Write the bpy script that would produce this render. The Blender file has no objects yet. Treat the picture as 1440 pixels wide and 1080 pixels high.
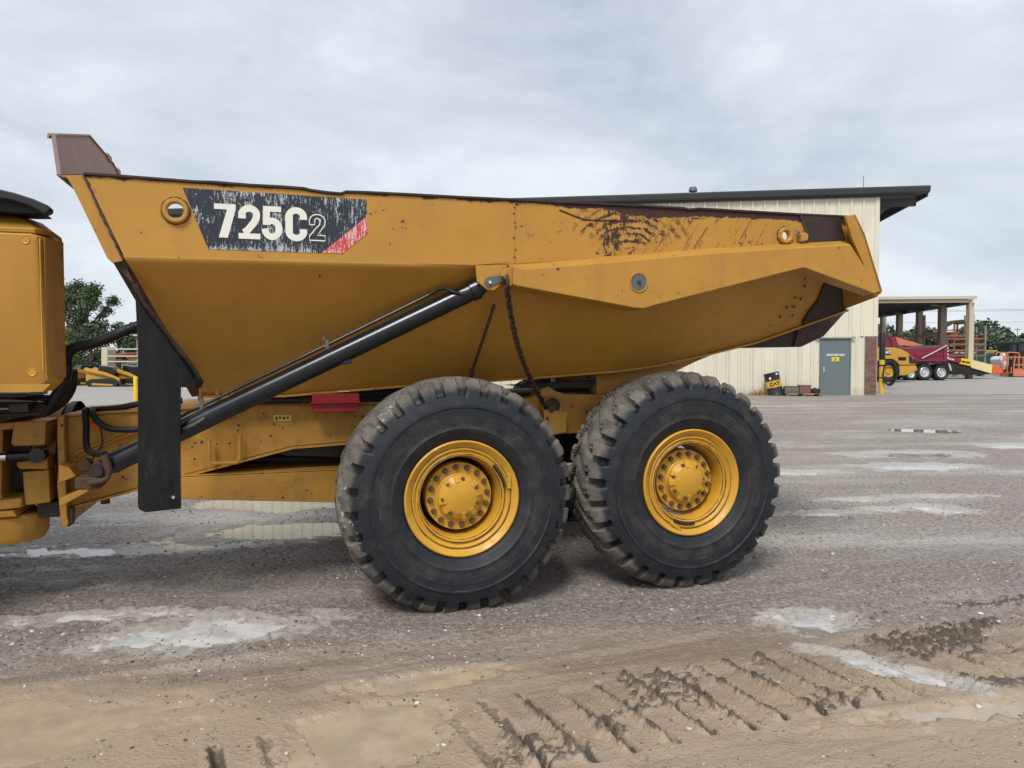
import bpy, bmesh, math, random
import numpy as np
from mathutils import Vector, Matrix
from mathutils.geometry import tessellate_polygon
R = math.radians
random.seed(7)
scene = bpy.context.scene
col = scene.collection

# ------------------------------------------------------------------ camera
EYE = 1.7
cam_data = bpy.data.cameras.new('camera')
cam = bpy.data.objects.new('camera', cam_data)
col.objects.link(cam)
PITCH = math.atan(37 / 1080.0)
cam.location = (0, 0, EYE)
cam.rotation_euler = (R(90) - PITCH, 0, 0)
cam_data.sensor_width = 36
cam_data.lens = 27
cam_data.clip_start = 0.05
cam_data.clip_end = 6000
scene.camera = cam

# ------------------------------------------------------------------ world: overcast sky
SUN_EL, SUN_AZ = R(50), R(196)          # azimuth clockwise from +Y, the sun stands behind the camera, a little to the left
world = bpy.data.worlds.new('World')
scene.world = world
world.use_nodes = True
wn = world.node_tree
wn.nodes.clear()
def wnode(t, **k):
    n = wn.nodes.new(t)
    for a, b in k.items(): setattr(n, a, b)
    return n
w_out = wnode('ShaderNodeOutputWorld')
w_sky = wnode('ShaderNodeTexSky', sky_type='NISHITA', sun_disc=False, sun_elevation=SUN_EL, sun_rotation=SUN_AZ)
w_bg1 = wnode('ShaderNodeBackground'); w_bg1.inputs['Strength'].default_value = 0.08
w_bg2 = wnode('ShaderNodeBackground'); w_bg2.inputs['Strength'].default_value = 1.0
w_mix = wnode('ShaderNodeMixShader'); w_mix.inputs[0].default_value = 0.92
w_tc = wnode('ShaderNodeTexCoord')
w_map = wnode('ShaderNodeMapping'); w_map.inputs['Scale'].default_value = (1, 1, 2.3)
w_n1 = wnode('ShaderNodeTexNoise'); w_n1.inputs['Scale'].default_value = 3.0; w_n1.inputs['Detail'].default_value = 8; w_n1.inputs['Roughness'].default_value = 0.56
w_n1.inputs['Distortion'].default_value = 0.3
w_rmp = wnode('ShaderNodeValToRGB')
e = w_rmp.color_ramp.elements
e[0].position = 0.30; e[0].color = (0.270, 0.298, 0.335, 1)
e[1].position = 0.74; e[1].color = (0.50, 0.510, 0.522, 1)
m_ = e.new(0.52); m_.color = (0.368, 0.396, 0.432, 1)
L = wn.links.new
L(w_tc.outputs['Generated'], w_map.inputs['Vector']); L(w_map.outputs[0], w_n1.inputs['Vector'])
L(w_n1.outputs['Fac'], w_rmp.inputs[0]); L(w_rmp.outputs[0], w_bg2.inputs['Color'])
L(w_sky.outputs[0], w_bg1.inputs['Color'])
L(w_bg1.outputs[0], w_mix.inputs[1]); L(w_bg2.outputs[0], w_mix.inputs[2]); L(w_mix.outputs[0], w_out.inputs['Surface'])

sun_d = bpy.data.lights.new('sun', 'SUN')
sun_d.energy = 1.5
sun_d.angle = R(20)
sun_d.color = (1.0, 0.97, 0.92)
sun = bpy.data.objects.new('sun', sun_d)
col.objects.link(sun)
sdir = Vector((math.sin(SUN_AZ) * math.cos(SUN_EL), math.cos(SUN_AZ) * math.cos(SUN_EL), math.sin(SUN_EL)))
sun.rotation_euler = sdir.to_track_quat('Z', 'Y').to_euler()
vs = scene.view_settings
vs.view_transform = 'Standard'; vs.look = 'None'; vs.gamma = 1; vs.exposure = 1.0; vs.use_curve_mapping = False

# ------------------------------------------------------------------ helpers: materials
class NT:
    def __init__(s, name):
        s.m = bpy.data.materials.new(name); s.m.use_nodes = True
        s.t = s.m.node_tree; s.b = s.t.nodes['Principled BSDF']
        s.tc = s.t.nodes.new('ShaderNodeTexCoord')
    def n(s, t, **k):
        x = s.t.nodes.new(t)
        for a, b in k.items(): setattr(x, a, b)
        return x
    def put(s, sock, v):
        if v is None: return
        if isinstance(v, bpy.types.NodeSocket): s.t.links.new(v, sock)
        elif isinstance(v, (tuple, list)) and len(v) == 3 and sock.type == 'RGBA': sock.default_value = (*v, 1)
        else: sock.default_value = v
    @property
    def obj(s): return s.tc.outputs['Object']
    def pos(s): return s.n('ShaderNodeNewGeometry').outputs['Position']
    def mapv(s, v, scale=(1, 1, 1), rot=(0, 0, 0), loc=(0, 0, 0)):
        x = s.n('ShaderNodeMapping'); s.put(x.inputs['Vector'], v)
        x.inputs['Scale'].default_value = scale; x.inputs['Rotation'].default_value = rot; x.inputs['Location'].default_value = loc
        return x.outputs[0]
    def noise(s, v, scale, detail=4, rough=0.55, dist=0.0):
        x = s.n('ShaderNodeTexNoise'); s.put(x.inputs['Vector'], v)
        x.inputs['Scale'].default_value = scale; x.inputs['Detail'].default_value = detail
        x.inputs['Roughness'].default_value = rough; x.inputs['Distortion'].default_value = dist
        return x.outputs['Fac']
    def voro(s, v, scale, feature='F1', out='Distance', rnd=1.0):
        x = s.n('ShaderNodeTexVoronoi', feature=feature); s.put(x.inputs['Vector'], v); x.inputs['Scale'].default_value = scale
        x.inputs['Randomness'].default_value = rnd
        return x.outputs[out]
    def math(s, op, a, b=None, c=None, clamp=False):
        x = s.n('ShaderNodeMath', operation=op, use_clamp=clamp)
        s.put(x.inputs[0], a); s.put(x.inputs[1], b)
        if c is not None: s.put(x.inputs[2], c)
        return x.outputs[0]
    def step(s, v, lo, hi):
        x = s.n('ShaderNodeMapRange', interpolation_type='SMOOTHSTEP'); s.put(x.inputs['Value'], v)
        a, b, t0, t1 = (lo, hi, 0, 1) if lo < hi else (hi, lo, 1, 0)
        x.inputs['From Min'].default_value = a; x.inputs['From Max'].default_value = b
        x.inputs['To Min'].default_value = t0; x.inputs['To Max'].default_value = t1
        return x.outputs[0]
    def xyz(s, v):
        x = s.n('ShaderNodeSeparateXYZ'); s.put(x.inputs[0], v); return x.outputs
    def mix(s, f, a, b, blend='MIX'):
        x = s.n('ShaderNodeMix', data_type='RGBA', blend_type=blend)
        s.put(x.inputs['Factor'], f); s.put(x.inputs[6], a); s.put(x.inputs[7], b)
        return x.outputs[2]
    def mixf(s, f, a, b):
        x = s.n('ShaderNodeMix', data_type='FLOAT'); s.put(x.inputs[0], f); s.put(x.inputs[2], a); s.put(x.inputs[3], b)
        return x.outputs[0]
    def bump(s, h, strength=0.3, dist=0.01, prev=None):
        x = s.n('ShaderNodeBump'); s.put(x.inputs['Height'], h)
        x.inputs['Strength'].default_value = strength; x.inputs['Distance'].default_value = dist
        if prev is not None: s.put(x.inputs['Normal'], prev)
        return x.outputs[0]
    def done(s, color=None, rough=None, metal=None, normal=None, spec=None):
        s.put(s.b.inputs['Base Color'], color); s.put(s.b.inputs['Roughness'], rough); s.put(s.b.inputs['Metallic'], metal)
        if normal is not None: s.put(s.b.inputs['Normal'], normal)
        if spec is not None: s.put(s.b.inputs['Specular IOR Level'], spec)
        return s.m

RUST = (0.055, 0.022, 0.013)
def paint(name, c, chips=0.70, dirt=0.25, rough=0.42, chip_col=RUST, dirt_col=(0.16, 0.11, 0.065), scale=1.0, streak=0.25):
    m = NT(name); o = m.obj
    big = m.noise(o, 1.7 * scale, 5, 0.6)
    fine = m.noise(o, 26 * scale, 6, 0.62)
    f2 = m.noise(m.mapv(o, loc=(3, 7, 1)), 9 * scale, 7, 0.68)
    base = m.mix(m.step(big, 0.3, 0.7), tuple(x * 0.90 for x in c), tuple(min(1, x * 1.06) for x in c))
    st = m.noise(m.mapv(o, (9 * scale, 9 * scale, 0.8 * scale)), 1.0, 4, 0.6)
    base = m.mix(m.math('MULTIPLY', m.step(st, 0.52, 0.8), streak), base, dirt_col)
    base = m.mix(m.math('MULTIPLY', m.step(f2, 0.45, 0.8), dirt), base, dirt_col)
    ch = m.step(m.math('ADD', m.math('MULTIPLY', f2, 0.5), m.math('MULTIPLY', fine, 0.5)), chips - 0.02, chips + 0.02)
    base = m.mix(ch, base, chip_col)
    r = m.mixf(ch, m.mixf(m.step(f2, 0.35, 0.75), rough - 0.02, rough + 0.22), 0.85)
    nrm = m.bump(m.math('SUBTRACT', m.math('MULTIPLY', fine, 0.25), ch), 0.18, 0.002)
    nrm = m.bump(m.noise(o, 2.3, 2), 0.06, 0.02, nrm)
    return m.done(base, r, 0.0, nrm, 0.38)
def plain(name, c, rough=0.5, metal=0.0, var=0.25, scale=6.0, bump=0.1):
    m = NT(name); n = m.noise(m.obj, scale, 6, 0.62)
    cc = m.mix(n, tuple(x * (1 - var) for x in c), tuple(min(1, x * (1 + var)) for x in c))
    return m.done(cc, m.mixf(n, rough - 0.08, min(1, rough + 0.1)), metal, m.bump(n, bump, 0.01))

YEL = (0.452, 0.229, 0.037)
M = {}
M['yellow'] = paint('worn_yellow_paint', YEL, 0.628, 0.25)
M['yellow_dirty'] = paint('grimy_yellow_paint', YEL, 0.618, 0.55, 0.5, dirt_col=(0.13, 0.088, 0.05), streak=0.45)
M['yellow_clean'] = paint('yellow_paint', YEL, 0.675, 0.18, streak=0.15)
M['yellow_hub'] = paint('bright_yellow_paint', (0.56, 0.30, 0.030), 0.64, 0.25, 0.36, scale=2.0, streak=0.0)
M['black_rubber'] = plain('black_rubber', (0.0065, 0.0075, 0.0095), 0.55, 0, 0.4, 8, 0.15)
M['black_paint'] = plain('black_gloss_paint', (0.005, 0.007, 0.011), 0.23, 0, 0.4, 5, 0.03)
M['dark_steel'] = plain('dark_steel', (0.035, 0.03, 0.028), 0.5, 0.4, 0.5, 14, 0.3)
M['rust'] = plain('rusty_steel', (0.075, 0.04, 0.027), 0.8, 0.1, 0.6, 18, 0.5)
M['rust_plate'] = plain('rusted_wear_steel', (0.038, 0.024, 0.022), 0.58, 0.25, 0.6, 9, 0.3)
M['dusty_plate'] = plain('dusty_headboard_steel', (0.30, 0.212, 0.19), 0.72, 0, 0.28, 7, 0.25)
def flap_material():
    m = NT('scuffed_flap_rubber'); o = m.obj; z = m.xyz(o)[2]
    n = m.noise(m.mapv(o, (14, 14, 3)), 1.0, 6, 0.65); f = m.noise(o, 40, 5, 0.7)
    k = m.math('MULTIPLY', m.step(m.math('ADD', m.math('MULTIPLY', n, 0.7), m.math('MULTIPLY', f, 0.3)), 0.48, 0.66), m.mixf(m.step(z, 1.5, 0.8), 0.25, 0.75))
    return m.done(m.mix(k, (0.006, 0.007, 0.009), (0.055, 0.048, 0.042)), m.mixf(k, 0.5, 0.85), 0, m.bump(m.noise(m.mapv(o, (3, 3, 1)), 1.5, 3), 0.5, 0.03, m.bump(f, 0.2, 0.003)))
M['flap'] = flap_material()
M['chrome'] = plain('chrome', (0.75, 0.77, 0.8), 0.12, 1.0, 0.05)
M['grey_metal'] = plain('grey_metal', (0.12, 0.125, 0.13), 0.55, 0.3, 0.4, 20)
M['red'] = paint('red_paint', (0.30, 0.012, 0.018), 0.7, 0.3, 0.4)
M['amber'] = plain('amber_reflector', (0.75, 0.17, 0.01), 0.25)
M['sticker'] = plain('yellow_sticker', (0.75, 0.60, 0.03), 0.4)
M['sticker_ink'] = plain('sticker_ink', (0.03, 0.03, 0.03), 0.5)

# decal and letters: scratched print
def scratched(name, c, under, thr):
    m = NT(name); o = m.obj
    a = m.noise(m.mapv(o, (110, 60, 16), rot=(0, R(6), 0)), 1.0, 6, 0.75)
    b = m.noise(m.mapv(o, (9, 9, 4)), 1.0, 4, 0.6)
    sp = m.noise(o, 95, 4, 0.7)
    s = m.xyz(o)
    # the print is worn hardest towards its rear lower end
    grad = m.math('MULTIPLY', m.math('ADD', s[0], 1.7), 0.03)
    v = m.math('ADD', m.math('ADD', m.math('MULTIPLY', a, 0.60), m.math('MULTIPLY', b, 0.25)), m.math('ADD', m.math('MULTIPLY', sp, 0.24), grad))
    v = m.math('ADD', v, m.math('MULTIPLY', m.step(s[2], 2.388, 2.345), 0.05))
    v = m.math('ADD', v, m.math('MULTIPLY', m.step(m.noise(m.mapv(o, loc=(2, 5, 9)), 5.5, 5, 0.6), 0.58, 0.68), 0.075))
    k = m.step(v, thr, thr + 0.045)
    return m.done(m.mix(k, c, under), m.mixf(k, 0.38, 0.7), 0, m.bump(k, 0.1, 0.001))
M['decal_black'] = scratched('black_decal_print', (0.018, 0.022, 0.032), (0.42, 0.45, 0.48), 0.595)
M['decal_red'] = scratched('red_decal_print', (0.52, 0.045, 0.06), (0.66, 0.45, 0.42), 0.56)
M['decal_white'] = scratched('white_decal_print', (0.74, 0.73, 0.66), (0.30, 0.30, 0.29), 0.75)

# bed side band: worn dark top edge, arcs rubbed into the paint, slanting scratches
def band_material():
    m = NT('worn_bed_side_paint'); o = m.obj
    x, y, z = m.xyz(o)
    big = m.noise(o, 1.6, 5, 0.6); f2 = m.noise(o, 10, 8, 0.7); fine = m.noise(o, 34, 6, 0.65)
    c = m.mix(m.step(big, 0.3, 0.7), tuple(v * 0.92 for v in YEL), tuple(v * 1.06 for v in YEL))
    c = m.mix(m.math('MULTIPLY', m.step(f2, 0.48, 0.78), 0.22), c, (0.2, 0.12, 0.06))
    rear = m.step(x, 0.2, 1.6)
    ch = m.step(m.math('ADD', m.math('ADD', m.math('MULTIPLY', f2, 0.5), m.math('MULTIPLY', fine, 0.5)), m.math('MULTIPLY', rear, 0.035)), 0.612, 0.645)
    # top edge wear
    edge = m.math('ADD', m.math('SUBTRACT', z, 2.722), m.math('MULTIPLY', m.math('SUBTRACT', f2, 0.5), 0.10))
    edge = m.math('ADD', edge, m.math('MULTIPLY', rear, 0.010))
    gx = m.math('SUBTRACT', x, 1.30)
    edge = m.math('ADD', edge, m.math('MULTIPLY', m.math('POWER', 2.718, m.math('MULTIPLY', m.math('MULTIPLY', gx, gx), -14.0)), 0.030))
    edge = m.math('ADD', edge, m.math('MULTIPLY', m.math('SUBTRACT', m.noise(m.mapv(o, (5, 1, 22)), 1.0, 4, 0.65), 0.5), 0.05))
    wear = m.step(edge, 0.0, 0.012)
    # arcs centred low on the band
    dx = m.math('MULTIPLY', m.math('SUBTRACT', x, 1.22), 0.72); dz = m.math('SUBTRACT', z, 2.40)
    d = m.math('SQRT', m.math('ADD', m.math('MULTIPLY', dx, dx), m.math('MULTIPLY', dz, dz)))
    dd = m.math('ADD', d, m.math('MULTIPLY', m.math('SUBTRACT', m.noise(o, 7, 5, 0.65), 0.5), 0.095))
    rings = m.math('SINE', m.math('MULTIPLY', dd, 128.0))
    rn = m.noise(o, 22, 5, 0.7)
    arc = m.math('ADD', m.math('MULTIPLY', rings, 0.30), m.math('MULTIPLY', rn, 2.6))
    arc = m.math('MULTIPLY', m.step(arc, 1.26, 1.55), m.math('MULTIPLY', m.step(d, 0.44, 0.30), m.step(m.math('SUBTRACT', dz, m.math('MULTIPLY', m.math('ABSOLUTE', dx), 0.35)), 0.02, 0.10)))
    arc = m.math('MULTIPLY', arc, m.step(m.noise(o, 3.1, 3), 0.30, 0.44))
    col_ = m.math('POWER', 2.718, m.math('MULTIPLY', m.math('MULTIPLY', m.math('SUBTRACT', x, 1.10), m.math('SUBTRACT', x, 1.10)), -60.0))
    smear = m.math('MULTIPLY', m.step(m.math('ADD', m.noise(m.mapv(o, (16, 1, 7)), 1.0, 6, 0.7), m.math('MULTIPLY', col_, 0.13)), 0.60, 0.66), m.math('MULTIPLY', m.step(x, 0.75, 1.0), m.step(x, 1.75, 1.45)))
    hs = m.noise(m.mapv(o, (2.6, 1, 34), loc=(4, 0, 2)), 1.0, 7, 0.72)
    along = m.math('MULTIPLY', m.step(m.math('ADD', hs, m.math('MULTIPLY', m.step(z, 2.60, 2.74), 0.10)), 0.665, 0.71), m.math('MULTIPLY', m.step(x, 0.35, 0.9), m.step(z, 2.58, 2.64)))
    smear = m.math('MAXIMUM', smear, along)
    # slanting scratches towards the tail
    sc = m.noise(m.mapv(o, (1, 1, 1), rot=(0, R(-58), 0)), 1.0, 2)
    sv = m.mapv(m.mapv(o, rot=(0, R(58), 0)), (4.5, 8, 70))
    sn = m.noise(sv, 1.0, 5, 0.7)
    scr = m.math('MULTIPLY', m.step(m.math('ADD', sn, m.math('MULTIPLY', f2, 0.35)), 0.735, 0.79), m.math('MULTIPLY', m.step(x, 0.95, 1.3), m.step(x, 2.6, 2.3)))
    scr = m.math('MULTIPLY', scr, 0.65)
    mask = m.math('MAXIMUM', m.math('MAXIMUM', ch, wear), m.math('MAXIMUM', m.math('MAXIMUM', arc, smear), scr))
    dark = m.mix(fine, (0.018, 0.010, 0.010), (0.07, 0.03, 0.022))
    c = m.mix(mask, c, dark)
    r = m.mixf(mask, m.mixf(f2, 0.34, 0.55), 0.72)
    nrm = m.bump(m.math('SUBTRACT', m.math('MULTIPLY', fine, 0.2), mask), 0.2, 0.002)
    nrm = m.bump(m.noise(o, 1.9, 2), 0.10, 0.03, nrm)
    return m.done(c, r, 0, nrm, 0.4)
M['band'] = band_material()

def tyre_material():
    m = NT('tyre_rubber'); o = m.obj
    x, y, z = m.xyz(o)
    r = m.math('SQRT', m.math('ADD', m.math('MULTIPLY', x, x), m.math('MULTIPLY', z, z)))
    n1 = m.noise(o, 7, 7, 0.66); n2 = m.noise(o, 40, 6, 0.7); n3 = m.noise(m.mapv(o, loc=(5, 2, 8)), 3.0, 4, 0.6)
    side = m.mix(n1, (0.006, 0.0085, 0.0125), (0.016, 0.019, 0.024))
    # brownish dust ring low on the sidewall
    ring = m.math('MULTIPLY', m.step(r, 0.43, 0.47), m.step(r, 0.57, 0.52))
    side = m.mix(m.math('MULTIPLY', m.math('MULTIPLY', ring, m.step(n1, 0.35, 0.7)), 0.5), side, (0.060, 0.050, 0.042))
    sc = m.noise(m.mapv(o, (5, 5, 5), loc=(1, 4, 2)), 1.0, 7, 0.72)
    side = m.mix(m.math('MULTIPLY', m.step(sc, 0.50, 0.68), 0.55), side, (0.052, 0.049, 0.045))
    dust = m.mix(n2, (0.10, 0.088, 0.072), (0.235, 0.21, 0.18))
    tread = m.math('ADD', m.step(m.math('ADD', r, m.math('MULTIPLY', m.math('SUBTRACT', n1, 0.5), 0.10)), 0.705, 0.752), 0.0)
    cc = m.mix(m.math('MULTIPLY', tread, m.math('ADD', 0.35, m.math('MULTIPLY', m.step(n3, 0.3, 0.6), 0.55))), side, dust)
    wh = m.math('MULTIPLY', m.step(m.math('ADD', m.math('MULTIPLY', n3, 0.6), m.math('MULTIPLY', n2, 0.4)), 0.55, 0.60), m.math('MULTIPLY', m.step(r, 0.70, 0.725), m.step(r, 0.785, 0.77)))
    cc = m.mix(m.math('MULTIPLY', wh, m.step(x, 0.1, -0.5)), cc, (0.50, 0.48, 0.44))
    nrm = m.bump(n2, 0.35, 0.004)
    # moulded ring lines
    side_line = m.math('ADD', m.math('MULTIPLY', m.step(r, 0.600, 0.603), m.step(r, 0.611, 0.608)), m.math('MULTIPLY', m.step(r, 0.545, 0.547), m.step(r, 0.554, 0.552)))
    cc = m.mix(m.math('MULTIPLY', side_line, m.math('MULTIPLY', m.step(n1, 0.42, 0.75), 0.4)), cc, (0.13, 0.13, 0.13))
    ln = m.math('SINE', m.math('MULTIPLY', r, 160.0))
    nrm = m.bump(m.math('MULTIPLY', m.step(ln, 0.90, 1.0), m.step(r, 0.62, 0.60)), 0.35, 0.004, nrm)
    return m.done(cc, m.mixf(tread, m.mixf(n1, 0.48, 0.62), 0.85), 0, nrm, 0.4)
M['tyre'] = tyre_material()

# ------------------------------------------------------------------ helpers: meshes
class MB:
    def __init__(s): s.v = []; s.f = []
    def add(s, vs, fs):
        o = len(s.v); s.v += [tuple(p) for p in vs]; s.f += [tuple(i + o for i in f) for f in fs]; return s
    def box(s, x0, x1, y0, y1, z0, z1):
        return s.add([(x0, y0, z0), (x1, y0, z0), (x1, y1, z0), (x0, y1, z0), (x0, y0, z1), (x1, y0, z1), (x1, y1, z1), (x0, y1, z1)],
                     [(0, 3, 2, 1), (4, 5, 6, 7), (0, 1, 5, 4), (1, 2, 6, 5), (2, 3, 7, 6), (3, 0, 4, 7)])
    def obox(s, a, b, w, h, up=(0, 0, 1)):           # a bar of section w x h from a to b
        a = Vector(a); b = Vector(b); d = (b - a).normalized(); u = Vector(up)
        if abs(d.dot(u)) > 0.98: u = Vector((1, 0, 0))
        sd = d.cross(u).normalized() * w / 2; u = sd.cross(d).normalized() * h / 2
        vs = [p + i * sd + j * u for p in (a, b) for i, j in ((-1, -1), (1, -1), (1, 1), (-1, 1))]
        return s.add(vs, [(3, 2, 1, 0), (4, 5, 6, 7), (0, 1, 5, 4), (1, 2, 6, 5), (2, 3, 7, 6), (3, 0, 4, 7)])
    def loft(s, secs, cap=True):
        n = len(secs[0]); vs = [p for q in secs for p in q]; fs = []
        for k in range(len(secs) - 1):
            for i in range(n):
                j = (i + 1) % n; fs.append((k * n + i, k * n + j, (k + 1) * n + j, (k + 1) * n + i))
        if cap: fs += [tuple(reversed(range(n))), tuple(range((len(secs) - 1) * n, len(secs) * n))]
        return s.add(vs, fs)
    def prism(s, poly, t0, t1):                      # outline in (x, z) from y = t0 to t1
        return s.loft([[(x, t0, z) for x, z in poly], [(x, t1, z) for x, z in poly]])
    def tube(s, pts, r, n=10, cap=True):
        pts = [Vector(p) for p in pts]; rs = r if isinstance(r, (list, tuple)) else [r] * len(pts)
        secs = []; u = None
        for i, p in enumerate(pts):
            d = (pts[min(i + 1, len(pts) - 1)] - pts[max(i - 1, 0)]).normalized()
            if u is None: u = d.orthogonal().normalized()
            u = (u - d * u.dot(d)).normalized(); w = d.cross(u)
            secs.append([p + rs[i] * (math.cos(a) * u + math.sin(a) * w) for a in [2 * math.pi * k / n for k in range(n)]])
        return s.loft(secs, cap)
    def lathe(s, prof, n=48, axis='y', c=(0, 0, 0), closed=False):   # prof: (radius, position along the axis)
        vs = []; fs = []; m = len(prof)
        for k in range(n):
            a = 2 * math.pi * k / n; ca, sa = math.cos(a), math.sin(a)
            for r, h in prof:
                vs.append((c[0] + r * ca, c[1] + h, c[2] + r * sa) if axis == 'y' else (c[0] + r * ca, c[1] + r * sa, c[2] + h) if axis == 'z' else (c[0] + h, c[1] + r * ca, c[2] + r * sa))
        mm = m if closed else m - 1
        for k in range(n):
            k2 = (k + 1) % n
            for i in range(mm):
                j = (i + 1) % m; fs.append((k * m + i, k * m + j, k2 * m + j, k2 * m + i))
        return s.add(vs, fs)
    def plate(s, outer, holes, t0, t1):              # flat plate in (x, z) with holes
        loops = [[Vector((x, z, 0)) for x, z in lp] for lp in [outer] + holes]
        tris = tessellate_polygon(loops); flat = [p for lp in loops for p in lp]; n = len(flat)
        vs = [(p.x, t0, p.y) for p in flat] + [(p.x, t1, p.y) for p in flat]
        fs = [tuple(t) for t in tris] + [tuple(i + n for i in reversed(t)) for t in tris]
        o = 0
        for lp in loops:
            k = len(lp)
            for i in range(k):
                j = (i + 1) % k; fs.append((o + i, o + j, n + o + j, n + o + i))
            o += k
        return s.add(vs, fs)
    def mesh(s, name, smooth=35):
        me = bpy.data.meshes.new(name); me.from_pydata(s.v, [], s.f)
        bm = bmesh.new(); bm.from_mesh(me)
        bmesh.ops.recalc_face_normals(bm, faces=bm.faces[:]); bm.to_mesh(me); bm.free()
        if smooth:
            me.polygons.foreach_set('use_smooth', [True] * len(me.polygons)); me.set_sharp_from_angle(angle=R(smooth))
        return me
    def build(s, name, mat, parent=None, bevel=0, smooth=35, loc=None):
        me = s.mesh(name, smooth); o = bpy.data.objects.new(name, me); col.objects.link(o)
        me.materials.append(M[mat] if isinstance(mat, str) else mat)
        if parent: o.parent = parent
        if loc: o.location = loc
        if bevel:
            b = o.modifiers.new('bevel', 'BEVEL'); b.width = bevel; b.segments = 2; b.limit_method = 'ANGLE'; b.angle_limit = R(40)
            b.harden_normals = bool(smooth)
        return o
def tag(o, label, cat, group=None):
    o['label'] = label; o['category'] = cat
    if group: o['group'] = group
    return o
def thing(name, label, cat, loc=(0, 0, 0), rz=0, group=None):
    o = bpy.data.objects.new(name, None); col.objects.link(o); o.location = loc; o.rotation_euler = (0, 0, rz); o.empty_display_size = 0.2
    return tag(o, label, cat, group)
def copy_of(o, parent=None, loc=None):
    c = o.copy(); col.objects.link(c)
    if parent: c.parent = parent
    if loc is not None: c.location = loc
    for ch in list(o.children): copy_of(ch, c)
    return c
def circ(cx, cz, r, n=28): return [(cx + r * math.cos(2 * math.pi * k / n), cz + r * math.sin(2 * math.pi * k / n)) for k in range(n)]
def text_mesh(body, size, bold=0.0, sx=1.0, extrude=0.004, align='CENTER'):
    cu = bpy.data.curves.new('lettering', 'FONT'); cu.body = body; cu.size = size; cu.offset = bold; cu.extrude = extrude; cu.align_x = align; cu.align_y = 'CENTER'; cu.resolution_u = 4
    o = bpy.data.objects.new('lettering', cu); col.objects.link(o)
    me = bpy.data.meshes.new_from_object(o.evaluated_get(bpy.context.evaluated_depsgraph_get()))
    bpy.data.objects.remove(o); bpy.data.curves.remove(cu)
    me.transform(Matrix.Rotation(R(90), 4, 'X') @ Matrix.Diagonal((sx, 1, 1, 1)))   # stands in (x, z), faces -y
    return me
def lettering(body, size, mat, parent, loc, name='lettering', rot=(0, 0, 0), **k):
    o = bpy.data.objects.new(name, text_mesh(body, size, **k)); col.objects.link(o); o.data.materials.append(M[mat]); o.parent = parent; o.location = loc; o.rotation_euler = rot
    return o
def gz(y): return 0.3 * (1 - math.exp(-max(0.0, y - 4.5) / 14.0))
CP, SP = math.cos(PITCH), math.sin(PITCH)
def spot(u, v, Y):                                   # metres right of the camera and above zero, measured off the photograph at distance Y
    a, c = (u - 720) / 1080.0, -(v - 540) / 1080.0
    dy, dz = CP + c * SP, -SP + c * CP
    return a / dy * Y, EYE + dz / dy * Y

# ------------------------------------------------------------------ ground
def vnoise(x, y, seed):
    xi = np.floor(x).astype(np.int64); yi = np.floor(y).astype(np.int64); fx = x - xi; fy = y - yi
    fx = fx * fx * fx * (fx * (fx * 6 - 15) + 10); fy = fy * fy * fy * (fy * (fy * 6 - 15) + 10)
    def h(a, b):
        n = (a * 374761393 + b * 668265263 + seed * 1442695041) & 0xFFFFFFFF
        n = ((n ^ (n >> 13)) * 1274126177) & 0xFFFFFFFF
        n = n ^ (n >> 16)
        return (n & 0xFFFF) / 65535.0
    return (h(xi, yi) * (1 - fx) + h(xi + 1, yi) * fx) * (1 - fy) + (h(xi, yi + 1) * (1 - fx) + h(xi + 1, yi + 1) * fx) * fy
def fbm(x, y, seed, octv=4, gain=0.5):
    s = 0; a = 1; t = 0
    for k in range(octv):
        s = s + a * vnoise(x * 2 ** k + 17.3 * k, y * 2 ** k - 9.1 * k, seed + k); t += a; a *= gain
    return s / t
def sm(x, a, b):
    t = np.clip((x - a) / (b - a), 0, 1); return t * t * (3 - 2 * t)

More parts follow.
